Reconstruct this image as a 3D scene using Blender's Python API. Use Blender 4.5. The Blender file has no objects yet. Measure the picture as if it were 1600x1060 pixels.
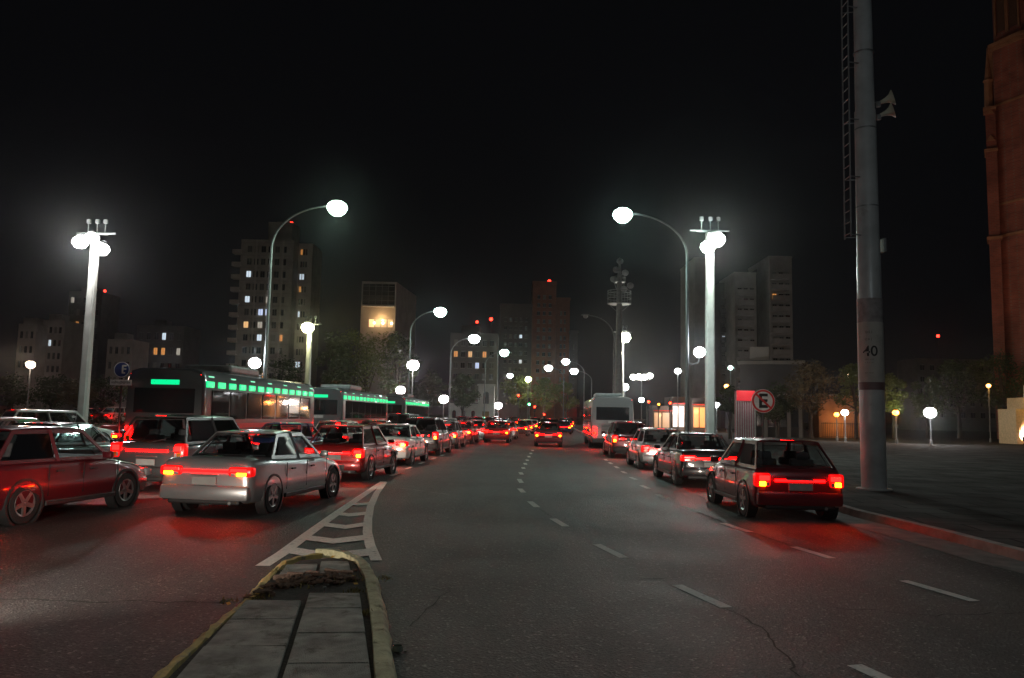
import bpy, bmesh, math, random
from mathutils import Matrix, Vector
R = math.radians
SC = bpy.context.scene
COL = SC.collection

# ------------------------------------------------------------------ camera
F, CW, CH, CAMZ = 1220.0, 1600.0, 1060.0, 1.8
CAM_M = Matrix.Translation((0, 0, CAMZ)) @ Matrix.Rotation(R(95.62), 4, 'X') @ Matrix.Rotation(R(1.2), 4, 'Z')
cd = bpy.data.cameras.new('camera'); cam = bpy.data.objects.new('camera', cd); COL.objects.link(cam)
cam.matrix_world = CAM_M
cd.sensor_width = 36.0; cd.lens = 36.0 * F / CW; cd.clip_start = 0.1; cd.clip_end = 4000
SC.camera = cam
# ------------------------------------------------------------------ night sky
W = bpy.data.worlds.new('World'); SC.world = W; W.use_nodes = True
nt = W.node_tree; bgn = nt.nodes['Background']
sky = nt.nodes.new('ShaderNodeTexSky'); sky.sky_type = 'NISHITA'; sky.sun_disc = False
sky.sun_elevation = R(-9); sky.sun_rotation = R(200); sky.altitude = 20
mx = nt.nodes.new('ShaderNodeMix'); mx.data_type = 'RGBA'; mx.inputs[0].default_value = 0.9
nt.links.new(sky.outputs[0], mx.inputs[6]); mx.inputs[7].default_value = (0.0021, 0.0022, 0.0027, 1)
nt.links.new(mx.outputs[2], bgn.inputs[0]); bgn.inputs[1].default_value = 1.0
SC.view_settings.view_transform = 'Standard'; SC.view_settings.look = 'None'
SC.view_settings.exposure = 0.0; SC.view_settings.gamma = 1
SC.cycles.use_denoising = True
SC.cycles.max_bounces = 6; SC.cycles.sample_clamp_indirect = 4.0
SC.cycles.sample_clamp_direct = 0.0; SC.cycles.caustics_reflective = False; SC.cycles.caustics_refractive = False
LAMP = 1.0      # overall strength of the street lighting

# ------------------------------------------------------------------ measuring helpers (photo pixel <-> metres)
def ray(px, py):
    return CAM_M.to_3x3() @ Vector(((px - CW/2)/F, (CH/2 - py)/F, -1.0))
def G(px, py, z=0.0):                       # point of the level z seen at the pixel
    d = ray(px, py); t = (z - CAMZ)/d.z
    return Vector((d.x*t, d.y*t, z))
def D(px, py, y):                           # point at distance y ahead seen at the pixel
    d = ray(px, py); t = y/d.y
    return Vector((d.x*t, y, CAMZ + d.z*t))
_inv = CAM_M.inverted()
def proj(p):
    q = _inv @ Vector(p); return (CW/2 + F*q.x/-q.z, CH/2 - F*q.y/-q.z)
def basex(px, d, z=0.0):
    x = (px-CW/2)/F*d
    for _ in range(4): x += (px-proj((x, d, z))[0])*d/F
    return x
def topz(x, d, py):
    z = 5.0
    for _ in range(5): z += (proj((x, d, z))[1]-py)*d/F
    return z

# ------------------------------------------------------------------ materials
MC = {}
def mat(name, col, rough=0.6, metal=0.0, var=0.15, scale=6.0, bump=0.0, bscale=40.0, spec=0.5, coat=0.0, stain=None):
    if name in MC: return MC[name]
    m = bpy.data.materials.new(name); m.use_nodes = True; n = m.node_tree.nodes; l = m.node_tree.links
    b = n['Principled BSDF']; b.inputs['Roughness'].default_value = rough; b.inputs['Metallic'].default_value = metal
    b.inputs['Specular IOR Level'].default_value = spec; b.inputs['Coat Weight'].default_value = coat
    tc = n.new('ShaderNodeTexCoord')
    ns = n.new('ShaderNodeTexNoise'); ns.inputs['Scale'].default_value = scale; ns.inputs['Detail'].default_value = 6
    l.new(tc.outputs['Object'], ns.inputs['Vector'])
    cr = n.new('ShaderNodeValToRGB'); cr.color_ramp.elements[0].position = 0.3; cr.color_ramp.elements[1].position = 0.7
    cr.color_ramp.elements[0].color = tuple(c*(1-var) for c in col)+(1,)
    cr.color_ramp.elements[1].color = tuple(min(1, c*(1+var)) for c in col)+(1,)
    l.new(ns.outputs[0], cr.inputs[0]); out = cr.outputs[0]
    if stain:
        n2 = n.new('ShaderNodeTexNoise'); n2.inputs['Scale'].default_value = stain[1]; n2.inputs['Detail'].default_value = 8; n2.inputs['Roughness'].default_value = 0.7
        l.new(tc.outputs['Object'], n2.inputs['Vector'])
        r2 = n.new('ShaderNodeValToRGB'); r2.color_ramp.elements[0].position = stain[2]; r2.color_ramp.elements[1].position = stain[2]+0.12
        l.new(n2.outputs[0], r2.inputs[0])
        mm = n.new('ShaderNodeMix'); mm.data_type = 'RGBA'; l.new(r2.outputs[0], mm.inputs[0]); l.new(out, mm.inputs[6])
        mm.inputs[7].default_value = tuple(stain[0])+(1,); out = mm.outputs[2]
    l.new(out, b.inputs['Base Color'])
    if bump:
        bn = n.new('ShaderNodeTexNoise'); bn.inputs['Scale'].default_value = bscale; bn.inputs['Detail'].default_value = 4
        l.new(tc.outputs['Object'], bn.inputs['Vector'])
        bp = n.new('ShaderNodeBump'); bp.inputs['Strength'].default_value = bump; bp.inputs['Distance'].default_value = 0.02
        l.new(bn.outputs[0], bp.inputs['Height']); l.new(bp.outputs[0], b.inputs['Normal'])
    MC[name] = m; return m
def emit(name, col, s, base=(0.5, 0.5, 0.5)):
    if name in MC: return MC[name]
    m = bpy.data.materials.new(name); m.use_nodes = True; b = m.node_tree.nodes['Principled BSDF']
    b.inputs['Base Color'].default_value = tuple(base)+(1,); b.inputs['Emission Color'].default_value = tuple(col)+(1,)
    b.inputs['Emission Strength'].default_value = s; b.inputs['Roughness'].default_value = 0.25
    MC[name] = m; return m

def asphalt(name, base, light):
    m = bpy.data.materials.new(name); m.use_nodes = True; n = m.node_tree.nodes; l = m.node_tree.links
    b = n['Principled BSDF']; tc = n.new('ShaderNodeTexCoord')
    g = n.new('ShaderNodeTexNoise'); g.inputs['Scale'].default_value = 55; g.inputs['Detail'].default_value = 5; g.inputs['Roughness'].default_value = 0.75
    big = n.new('ShaderNodeTexNoise'); big.inputs['Scale'].default_value = 0.45; big.inputs['Detail'].default_value = 7
    mp = n.new('ShaderNodeMapping'); mp.inputs['Scale'].default_value = (1.6, 0.10, 1)
    streak = n.new('ShaderNodeTexNoise'); streak.inputs['Scale'].default_value = 1.2; streak.inputs['Detail'].default_value = 4
    l.new(tc.outputs['Object'], g.inputs['Vector']); l.new(tc.outputs['Object'], big.inputs['Vector'])
    l.new(tc.outputs['Object'], mp.inputs[0]); l.new(mp.outputs[0], streak.inputs['Vector'])
    cr = n.new('ShaderNodeValToRGB'); e = cr.color_ramp.elements
    e[0].position = 0.36; e[0].color = tuple(c*0.35 for c in base)+(1,); e[1].position = 0.74; e[1].color = tuple(light)+(1,)
    k = e.new(0.56); k.color = tuple(base)+(1,)
    l.new(g.outputs[0], cr.inputs[0])
    m1 = n.new('ShaderNodeMix'); m1.data_type = 'RGBA'; m1.blend_type = 'MULTIPLY'; m1.inputs[0].default_value = 1
    r1 = n.new('ShaderNodeMapRange'); r1.inputs[1].default_value = 0.3; r1.inputs[2].default_value = 0.7; r1.inputs[3].default_value = 0.65; r1.inputs[4].default_value = 1.3
    l.new(big.outputs[0], r1.inputs[0]); l.new(cr.outputs[0], m1.inputs[6]); l.new(r1.outputs[0], m1.inputs[7])
    m2 = n.new('ShaderNodeMix'); m2.data_type = 'RGBA'; m2.blend_type = 'MULTIPLY'; m2.inputs[0].default_value = 1
    r2 = n.new('ShaderNodeMapRange'); r2.inputs[1].default_value = 0.35; r2.inputs[2].default_value = 0.65; r2.inputs[3].default_value = 0.75; r2.inputs[4].default_value = 1.2
    l.new(streak.outputs[0], r2.inputs[0]); l.new(m1.outputs[2], m2.inputs[6]); l.new(r2.outputs[0], m2.inputs[7])
    vc = n.new('ShaderNodeTexVoronoi'); vc.inputs['Scale'].default_value = 42; l.new(tc.outputs['Object'], vc.inputs['Vector'])
    sp = n.new('ShaderNodeSeparateColor'); l.new(vc.outputs['Color'], sp.inputs[0])
    ra = n.new('ShaderNodeMapRange'); ra.inputs[1].default_value = 0.0; ra.inputs[2].default_value = 1.0; ra.inputs[3].default_value = 0.55; ra.inputs[4].default_value = 1.45
    l.new(sp.outputs[0], ra.inputs[0])
    rb = n.new('ShaderNodeMath'); rb.operation = 'GREATER_THAN'; rb.inputs[1].default_value = 0.95; l.new(sp.outputs[1], rb.inputs[0])
    rc = n.new('ShaderNodeMath'); rc.operation = 'MULTIPLY_ADD'; rc.inputs[1].default_value = 2.2; l.new(rb.outputs[0], rc.inputs[0]); l.new(ra.outputs[0], rc.inputs[2])
    m3 = n.new('ShaderNodeMix'); m3.data_type = 'RGBA'; m3.blend_type = 'MULTIPLY'; m3.inputs[0].default_value = 1
    l.new(m2.outputs[2], m3.inputs[6]); l.new(rc.outputs[0], m3.inputs[7]); l.new(m3.outputs[2], b.inputs['Base Color'])
    b.inputs['Specular IOR Level'].default_value = 0.35
    v = n.new('ShaderNodeTexVoronoi'); v.inputs['Scale'].default_value = 42; l.new(tc.outputs['Object'], v.inputs['Vector'])
    ad = n.new('ShaderNodeMath'); ad.operation = 'ADD'; l.new(v.outputs['Distance'], ad.inputs[0]); l.new(g.outputs[0], ad.inputs[1])
    bp = n.new('ShaderNodeBump'); bp.inputs['Strength'].default_value = 0.8; bp.inputs['Distance'].default_value = 0.012
    l.new(ad.outputs[0], bp.inputs['Height']); l.new(bp.outputs[0], b.inputs['Normal'])
    r3 = n.new('ShaderNodeMapRange'); r3.inputs[1].default_value = 0.35; r3.inputs[2].default_value = 0.65; r3.inputs[3].default_value = 0.55; r3.inputs[4].default_value = 0.66
    l.new(big.outputs[0], r3.inputs[0]); l.new(r3.outputs[0], b.inputs['Roughness'])
    return m

def brick(name, c1, c2, mortar, bw=0.5):
    m = bpy.data.materials.new(name); m.use_nodes = True; n = m.node_tree.nodes; l = m.node_tree.links
    b = n['Principled BSDF']; b.inputs['Roughness'].default_value = 0.85
    tc = n.new('ShaderNodeTexCoord'); sx = n.new('ShaderNodeSeparateXYZ'); l.new(tc.outputs['Object'], sx.inputs[0])
    a = n.new('ShaderNodeMath'); a.operation = 'ADD'; l.new(sx.outputs[0], a.inputs[0]); l.new(sx.outputs[1], a.inputs[1])
    cb = n.new('ShaderNodeCombineXYZ'); l.new(a.outputs[0], cb.inputs[0]); l.new(sx.outputs[2], cb.inputs[1])
    t = n.new('ShaderNodeTexBrick'); t.inputs['Scale'].default_value = 1.0; t.inputs['Brick Width'].default_value = bw
    t.inputs['Row Height'].default_value = bw*0.4; t.inputs['Mortar Size'].default_value = bw*0.05
    t.inputs['Color1'].default_value = c1+(1,); t.inputs['Color2'].default_value = c2+(1,); t.inputs['Mortar'].default_value = mortar+(1,)
    l.new(cb.outputs[0], t.inputs['Vector'])
    ns = n.new('ShaderNodeTexNoise'); ns.inputs['Scale'].default_value = 0.5; ns.inputs['Detail'].default_value = 6; l.new(tc.outputs['Object'], ns.inputs['Vector'])
    mr = n.new('ShaderNodeMapRange'); mr.inputs[1].default_value = 0.3; mr.inputs[2].default_value = 0.7; mr.inputs[3].default_value = 0.6; mr.inputs[4].default_value = 1.25
    l.new(ns.outputs[0], mr.inputs[0])
    mm = n.new('ShaderNodeMix'); mm.data_type = 'RGBA'; mm.blend_type = 'MULTIPLY'; mm.inputs[0].default_value = 1
    l.new(t.outputs[0], mm.inputs[6]); l.new(mr.outputs[0], mm.inputs[7]); l.new(mm.outputs[2], b.inputs['Base Color'])
    return m

def tiles(name, c1, c2, mortar, w):
    m = bpy.data.materials.new(name); m.use_nodes = True; n = m.node_tree.nodes; l = m.node_tree.links; b = n['Principled BSDF']; b.inputs['Roughness'].default_value = .95; b.inputs['Specular IOR Level'].default_value = .08
    tc = n.new('ShaderNodeTexCoord'); t = n.new('ShaderNodeTexBrick'); t.inputs['Scale'].default_value = 1.0; t.inputs['Brick Width'].default_value = w; t.inputs['Row Height'].default_value = w*.66
    t.inputs['Mortar Size'].default_value = .03; t.inputs['Color1'].default_value = c1+(1,); t.inputs['Color2'].default_value = c2+(1,); t.inputs['Mortar'].default_value = mortar+(1,)
    mp = n.new('ShaderNodeMapping'); mp.inputs['Rotation'].default_value = (0, 0, .12); l.new(tc.outputs['Object'], mp.inputs[0]); l.new(mp.outputs[0], t.inputs['Vector'])
    ns = n.new('ShaderNodeTexNoise'); ns.inputs['Scale'].default_value = .8; ns.inputs['Detail'].default_value = 8; l.new(tc.outputs['Object'], ns.inputs['Vector'])
    mr = n.new('ShaderNodeMapRange'); mr.inputs[1].default_value = .35; mr.inputs[2].default_value = .65; mr.inputs[3].default_value = .45; mr.inputs[4].default_value = 1.3; l.new(ns.outputs[0], mr.inputs[0])
    mm = n.new('ShaderNodeMix'); mm.data_type = 'RGBA'; mm.blend_type = 'MULTIPLY'; mm.inputs[0].default_value = 1; l.new(t.outputs[0], mm.inputs[6]); l.new(mr.outputs[0], mm.inputs[7]); l.new(mm.outputs[2], b.inputs['Base Color'])
    bp = n.new('ShaderNodeBump'); bp.inputs['Strength'].default_value = .5; bp.inputs['Distance'].default_value = .01; l.new(t.outputs[1], bp.inputs['Height']); bp.invert = True; l.new(bp.outputs[0], b.inputs['Normal'])
    return m
M_WALK = tiles('pavement_tiles', (.070, .070, .066), (.050, .050, .047), (.02, .02, .02), 1.2)
M_ASPH = asphalt('asphalt', (0.038, 0.037, 0.036), (0.13, 0.125, 0.118))
M_PAINT = mat('road_paint', (0.74, 0.71, 0.64), 0.7, var=0.15, scale=30, bump=0.3, bscale=120, stain=((0.10, 0.10, 0.095), 9, 0.57))
M_DASH = mat('worn_road_paint', (0.46, 0.46, 0.43), 0.7, var=0.15, scale=30, bump=0.3, bscale=120, stain=((0.09, 0.09, 0.085), 12, 0.56))
M_CONC = mat('concrete', (0.24, 0.235, 0.21), 0.8, var=0.3, scale=4, bump=0.3, bscale=60)
M_PAVER = mat('paver_concrete', (0.31, 0.315, 0.28), 0.85, var=0.4, scale=5, bump=1.0, bscale=110, stain=((0.15, 0.15, 0.12), 4.5, 0.53))
M_KERBY = mat('yellow_painted_kerb', (0.46, 0.36, 0.13), 0.75, var=0.3, scale=8, bump=0.6, bscale=45, stain=((0.21, 0.20, 0.16), 6, 0.52))
M_DIRT = mat('dirt', (0.10, 0.062, 0.042), 0.95, var=0.5, scale=25, bump=1.0, bscale=60)
M_CRACK = mat('crack_filler', (0.015, 0.014, 0.013), 0.9)
M_GRASS = mat('grass', (0.035, 0.05, 0.02), 0.95, var=0.5, scale=3, bump=0.5, bscale=30)
M_GALV = mat('galvanised_steel', (0.34, 0.36, 0.36), 0.42, 0.5, var=0.2, scale=3, bump=0.08, bscale=12, stain=((0.22, 0.22, 0.21), 2.5, 0.6))
M_MAST = mat('mast_paint', (0.40, 0.42, 0.42), 0.38, 0.12, var=0.18, scale=2, bump=0.1, bscale=9, stain=((0.25, 0.24, 0.22), 2.2, 0.62))
M_GREY = mat('grey_steel', (0.20, 0.21, 0.21), 0.5, 0.4, var=0.15)
M_DARK = mat('dark_steel', (0.03, 0.03, 0.032), 0.5, 0.3)
M_LPOLE = mat('pale_painted_post', (0.52, 0.53, 0.50), 0.6, var=0.12, scale=2)
M_BLACK = mat('black_rubber', (0.012, 0.012, 0.012), 0.85)
M_TRIM = mat('black_plastic', (0.018, 0.018, 0.019), 0.55)
M_GLASS = mat('car_glass', (0.012, 0.014, 0.016), 0.06, var=0.0, spec=0.8, coat=0.5)
def see_through(name, tint):
    m = bpy.data.materials.new(name); m.use_nodes = True; n = m.node_tree.nodes; l = m.node_tree.links; n.remove(n['Principled BSDF'])
    t = n.new('ShaderNodeBsdfTransparent'); t.inputs[0].default_value = tint+(1,); g = n.new('ShaderNodeBsdfGlossy'); g.inputs['Roughness'].default_value = .03
    f = n.new('ShaderNodeFresnel'); f.inputs[0].default_value = 1.5; x = n.new('ShaderNodeMixShader'); l.new(f.outputs[0], x.inputs[0]); l.new(t.outputs[0], x.inputs[1]); l.new(g.outputs[0], x.inputs[2])
    l.new(x.outputs[0], n['Material Output'].inputs[0]); return m
M_CGL = see_through('tinted_car_glass', (.62, .66, .66))
M_RIM = mat('alloy', (0.45, 0.45, 0.46), 0.3, 0.9)
M_PLATE = mat('plate_white', (0.3, 0.3, 0.29), 0.5)
M_WHITE = mat('white_paint', (0.75, 0.75, 0.73), 0.5)
E_RED = emit('tail_red', (1, 0.0005, 0.0004), 120, (0.4, 0.01, 0.01))
E_REDBAR = emit('tail_red_bar', (1, 0.001, 0.001), 26, (0.4, 0.01, 0.01))
E_REDH = emit('tail_red_shell', (1, .004, .004), .8, (.35, .01, .01))
E_AMB = emit('indicator_amber', (1, 0.16, 0.002), 60, (0.5, 0.2, 0.02))
E_WHT = emit('headlamp_white', (0.95, 0.97, 1), 25)
E_GRN = emit('green_led', (0.0, 0.80, 0.27), 1.25, (0.02, 0.2, 0.1))
E_GRN2 = emit('pale_green_led', (0.2, 0.85, 0.5), 1.0, (0.1, 0.3, 0.2))
E_BEAC = emit('beacon_red', (1, 0.02, 0.01), 14, (0.4, 0.02, 0.02))
E_TLR = emit('signal_red', (1, 0.015, 0.004), 45, (0.4, 0.02, 0.02))
E_TLG = emit('signal_green', (0.10, 1, 0.35), 30, (0.02, 0.3, 0.1))

# ------------------------------------------------------------------ mesh helpers
class MB:
    def __init__(s): s.b = bmesh.new()
    def box(s, c, d, rot=None, bevel=0.0):
        r = bmesh.ops.create_cube(s.b, size=1.0); vs = r['verts']
        m = Matrix.Translation(c) @ (rot.to_4x4() if rot else Matrix()) @ Matrix.Diagonal((d[0], d[1], d[2], 1))
        bmesh.ops.transform(s.b, matrix=m, verts=vs)
        if bevel:
            es = list({e for v in vs for e in v.link_edges})
            bmesh.ops.bevel(s.b, geom=es, offset=bevel, segments=2, affect='EDGES', profile=0.5)
        return s
    def tube(s, pts, rad, n=10, cap=True):
        pts = [Vector(p) for p in pts]
        if not hasattr(rad, '__len__'): rad = [rad]*len(pts)
        rings = []; up = None
        for i, p in enumerate(pts):
            t = (pts[min(i+1, len(pts)-1)] - pts[max(i-1, 0)]).normalized()
            if up is None: up = Vector((1, 0, 0)) if abs(t.x) < 0.9 else Vector((0, 1, 0))
            a = (up - t*up.dot(t)).normalized(); up = a; b = t.cross(a)
            rings.append([s.b.verts.new(p + (a*math.cos(2*math.pi*k/n) + b*math.sin(2*math.pi*k/n))*rad[i]) for k in range(n)])
        for i in range(len(rings)-1):
            for k in range(n): s.b.faces.new((rings[i][k], rings[i][(k+1) % n], rings[i+1][(k+1) % n], rings[i+1][k]))
        if cap:
            try: s.b.faces.new(rings[0][::-1]); s.b.faces.new(rings[-1])
            except ValueError: pass
        return s
    def lathe(s, prof, n=16, mtx=None):
        rings = []; mtx = mtx or Matrix()
        for r, z in prof:
            rings.append([s.b.verts.new(mtx @ Vector((max(r, 1e-4)*math.cos(2*math.pi*k/n), max(r, 1e-4)*math.sin(2*math.pi*k/n), z))) for k in range(n)])
        for i in range(len(rings)-1):
            for k in range(n): s.b.faces.new((rings[i][k], rings[i][(k+1) % n], rings[i+1][(k+1) % n], rings[i+1][k]))
        return s
    def prism(s, pts, z0, z1):
        lo = [s.b.verts.new((p[0], p[1], z0)) for p in pts]
        hi = [s.b.verts.new((p[0], p[1], (z1[i] if hasattr(z1, '__len__') else z1))) for i, p in enumerate(pts)]
        n = len(pts)
        for i in range(n): s.b.faces.new((lo[i], lo[(i+1) % n], hi[(i+1) % n], hi[i]))
        s.b.faces.new(hi); s.b.faces.new(lo[::-1]); return s
    def poly(s, pts):
        s.b.faces.new([s.b.verts.new(p) for p in pts]); return s
    def ico(s, c, r, sub=2):
        rr = bmesh.ops.create_icosphere(s.b, subdivisions=sub, radius=1.0)
        sc = r if hasattr(r, '__len__') else (r, r, r)
        bmesh.ops.transform(s.b, matrix=Matrix.Translation(c) @ Matrix.Diagonal((sc[0], sc[1], sc[2], 1)), verts=rr['verts']); return s
    def loft(s, rings, closed=True, caps=True):
        R_ = [[s.b.verts.new(p) for p in r] for r in rings]; n = len(R_[0])
        for i in range(len(R_)-1):
            for k in range(n if closed else n-1): s.b.faces.new((R_[i][k], R_[i][(k+1) % n], R_[i+1][(k+1) % n], R_[i+1][k]))
        if caps: s.b.faces.new(R_[0][::-1]); s.b.faces.new(R_[-1])
        return s
    def build(s, name, m, parent=None, smooth=None, norm=True):
        if norm: bmesh.ops.recalc_face_normals(s.b, faces=s.b.faces)
        me = bpy.data.meshes.new(name); s.b.to_mesh(me); s.b.free()
        if m: me.materials.append(m)
        if smooth is not None:
            for p in me.polygons: p.use_smooth = True
            me.set_sharp_from_angle(angle=R(smooth))
        o = bpy.data.objects.new(name, me); COL.objects.link(o)
        if parent: o.parent = parent
        return o
def tag(o, label=None, cat=None, group=None, kind=None):
    if label: o['label'] = label
    if cat: o['category'] = cat
    if group: o['group'] = group
    if kind: o['kind'] = kind
    return o
def empty(name, loc, rz=0.0):
    o = bpy.data.objects.new(name, None); COL.objects.link(o); o.location = loc; o.rotation_euler = (0, 0, rz)
    o.empty_display_size = 0.3; return o
def copy_tree(o, parent=None):
    c = o.copy(); COL.objects.link(c)
    if parent: c.parent = parent
    for ch in KIDS.get(o.name, None) or [x for x in o.children]: copy_tree(ch, c)
    return c
KIDS = {}
def lamp_light(parent, loc, power, col, rad=0.18, spot=None):
    ld = bpy.data.lights.new('lamp_light', 'SPOT' if spot else 'POINT'); ld.energy = power*LAMP; ld.color = col; ld.shadow_soft_size = rad
    if spot: ld.spot_size = R(spot); ld.spot_blend = 0.6
    o = bpy.data.objects.new('lamp_light', ld); COL.objects.link(o); o.parent = parent; o.location = loc; return o

def text_mesh(txt, size, thick=0.0):
    cu = bpy.data.curves.new('t', 'FONT'); cu.body = txt; cu.size = size; cu.align_x = 'CENTER'; cu.align_y = 'CENTER'; cu.extrude = thick; cu.offset = size*.012; cu.resolution_u = 4
    ob = bpy.data.objects.new('t', cu); COL.objects.link(ob)
    me = bpy.data.meshes.new_from_object(ob); bpy.data.objects.remove(ob); bpy.data.curves.remove(cu); return me

# ------------------------------------------------------------------ ground, road, pavements
def structure(o, label=None): o['kind'] = 'structure'; return o
structure(MB().poly([(-1500, -60, -0.02), (1500, -60, -0.02), (1500, 2500, -0.02), (-1500, 2500, -0.02)]).build('ground', M_GRASS))
structure(MB().poly([(-60, -30, 0), (60, -30, 0), (60, 66, 0), (-60, 66, 0)]).poly([(-14, 66, 0), (12, 66, 0), (34, 330, 0), (8, 330, 0)]).build('road', M_ASPH))
# right pavement with kerb
kp = [(930, 688), (1010, 703), (1075, 722), (1160, 749), (1260, 775), (1336, 797), (1472, 829), (1600, 862)]
kt = [G(a, b, 0.13) for a, b in kp]
kt = [Vector((kt[0].x+22, 330, .13)), Vector((kt[0].x+4, 130, .13))] + kt
last = kt[-1]; kt += [Vector((last.x+0.5, last.y-3, .13)), Vector((last.x+1.6, last.y-7, .13)), Vector((last.x+3, -30, .13))]
def offset_line(L, d):
    out = []
    for i, p in enumerate(L):
        t = (L[min(i+1, len(L)-1)]-L[max(i-1, 0)]); t.z = 0; t.normalize(); out.append(p + Vector((-t.y, t.x, 0))*d)
    return out
inner = offset_line(kt, 0.16)
w = MB(); n = len(kt)
for i in range(n-1):
    a, b, c, e = kt[i], kt[i+1], inner[i+1], inner[i]
    w.poly([a, b, c, e]); w.poly([a, b, Vector((b.x-.03, b.y, 0)), Vector((a.x-.03, a.y, 0))])
structure(w.build('kerb', M_CONC, smooth=40))
w = MB()
for i in range(n-1):
    a, b = inner[i].copy(), inner[i+1].copy(); a.z = b.z = 0.135
    w.poly([a, b, Vector((1500 if b.y > 60 else 90, b.y, 0.135)), Vector((1500 if a.y > 60 else 90, a.y, 0.135))])
structure(w.build('sidewalk', M_WALK))
# gutter stain strip of silt beside the kerb
gl = offset_line(kt, -0.05); g2 = offset_line(kt, -0.75); w = MB()
for i in range(2, n-1):
    q = [gl[i].copy(), gl[i+1].copy(), g2[i+1].copy(), g2[i].copy()]
    for v in q: v.z = 0.005
    w.poly(q)
structure(w.build('gutter', mat('gutter_silt', (0.10, 0.095, 0.085), 0.8, var=0.4, scale=3, bump=.3, bscale=60)))
# left plaza with kerb
lp = [(-60, 41), (-30, 41.5), (-20, 42.5), (-15.5, 46), (-13.6, 52), (-12.6, 66), (-11, 140), (6, 330), (-1500, 330), (-1500, 41)]
structure(MB().prism(lp, 0.0, 0.15).build('plaza_pavement', M_WALK))
structure(MB().prism([(-1500, 44), (-31, 44.5), (-21, 45.5), (-17.5, 49), (-15.6, 66), (-14, 140), (-1, 320), (-1500, 320)], 0.14, 0.21).build('lawn', M_GRASS))

# painted markings: each dash unprojected once onto the road, real width
def stripe(mb, a, b, w, z=0.005):
    a = Vector((a[0], a[1], z)); b = Vector((b[0], b[1], z)); t = (b-a).normalized(); q = Vector((-t.y, t.x, 0))*w/2
    mb.poly([a+q, b+q, b-q, a-q])
dA = [((1335, 1040), (1392, 1066)), ((1058, 915), (1135, 950)), ((932, 851), (975, 872)), ((864, 811), (884, 823)), ((828, 784), (839, 793)), ((812, 764), (818, 770)),
      ((811, 749), (815, 755)), ((813, 738.5), (815.5, 742)), ((817, 730.5), (818.5, 733)), ((820, 724), (821.5, 726.5)), ((823, 718.5), (824.5, 720.5)), ((826, 713), (827, 715)), ((829, 708), (829.8, 709.8)), ((832, 703.5), (832.5, 705))]
dC = [((1412, 908), (1523, 940)), ((1240, 855), (1300, 873)), ((1129, 818), (1172, 832)), ((1065, 791), (1091, 801)), ((1027, 773), (1044, 780)), ((1002, 759), (1014, 764)),
      ((985, 746), (994, 750)), ((972, 737), (978, 740)), ((961, 729), (966, 732)), ((952, 723), (956, 725.5)), ((945, 718), (948, 720))]
dB = [((611, 744), (622, 740)), ((635, 733), (643, 730)), ((655, 725), (663, 722.5)), ((674, 718), (680, 716)), ((689, 712.5), (694, 711))]
mb = MB()
for seg in dA + dC + dB:
    stripe(mb, G(*seg[0]), G(*seg[1]), 0.13)
structure(mb.build('lane_marking', M_DASH))
def ribbon(mb, px, wd, z=0.005):
    P = [G(a, b) for a, b in px]
    L = []
    for i, p in enumerate(P):
        t = (P[min(i+1, len(P)-1)]-P[max(i-1, 0)]).normalized(); q = Vector((-t.y, t.x, 0))*wd/2
        L.append((Vector((p.x+q.x, p.y+q.y, z)), Vector((p.x-q.x, p.y-q.y, z))))
    for i in range(len(L)-1): mb.poly([L[i][0], L[i+1][0], L[i+1][1], L[i][1]])
mb = MB()
ribbon(mb, [(410, 885), (440, 866), (480, 836), (520, 807), (560, 779), (599, 753)], 0.17)
ribbon(mb, [(601, 754), (588, 772), (579, 792), (575, 812), (574, 832), (578, 852), (588, 877)], 0.14, 0.009)
for A, B_, C_, th in [((452, 861), (514, 871), (580, 864), 11), ((474, 841), (521, 847), (574, 841), 8), ((500, 820), (540, 825), (573, 820), 6), ((524, 803), (545, 806), (575, 803), 5), ((545, 787.5), (559, 789.5), (578, 787.5), 3.6)]:
    for p, q in ((A, B_), (B_, C_)):
        v = [G(p[0], p[1]-th/2), G(q[0], q[1]-th/2), G(q[0], q[1]+th/2), G(p[0], p[1]+th/2)]
        for k in v: k.z = 0.013
        mb.poly(v)
structure(mb.build('hatched_marking', M_PAINT))
# cracks in the asphalt: thin jagged ribbons
random.seed(5); mb = MB()
def crack(pts, wd, z=0.004):
    P = [G(a, b) for a, b in pts]; out = []
    for i in range(len(P)-1):
        m = max(2, int((P[i+1]-P[i]).length/0.12))
        for k in range(m):
            q = P[i].lerp(P[i+1], k/m); out.append(q + Vector((random.uniform(-.03, .03), random.uniform(-.05, .05), 0)))
    out.append(P[-1])
    for i in range(len(out)-1):
        a, b = out[i], out[i+1]; t = (b-a).normalized(); q = Vector((-t.y, t.x, 0))*wd*random.uniform(.25, .6)
        mb.poly([Vector((a.x+q.x, a.y+q.y, z)), Vector((b.x+q.x, b.y+q.y, z)), Vector((b.x-q.x, b.y-q.y, z)), Vector((a.x-q.x, a.y-q.y, z))])
crack([(1138, 955), (1180, 975), (1215, 1010), (1250, 1058)], 0.016)
crack([(0, 935), (120, 940), (240, 941), (355, 944)], 0.03)
crack([(1000, 905), (1060, 903)], 0.02); crack([(1094, 802), (1130, 817)], 0.05); crack([(960, 873), (905, 874)], 0.015)
crack([(1175, 833), (1235, 853)], 0.03); crack([(840, 795), (862, 808)], 0.03); crack([(1010, 745), (960, 740)], .03)
crack([(1300, 950), (1460, 962), (1600, 958)], 0.015); crack([(700, 925), (640, 980)], 0.012)
structure(mb.build('road_crack', M_CRACK))
mb = MB()
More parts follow.
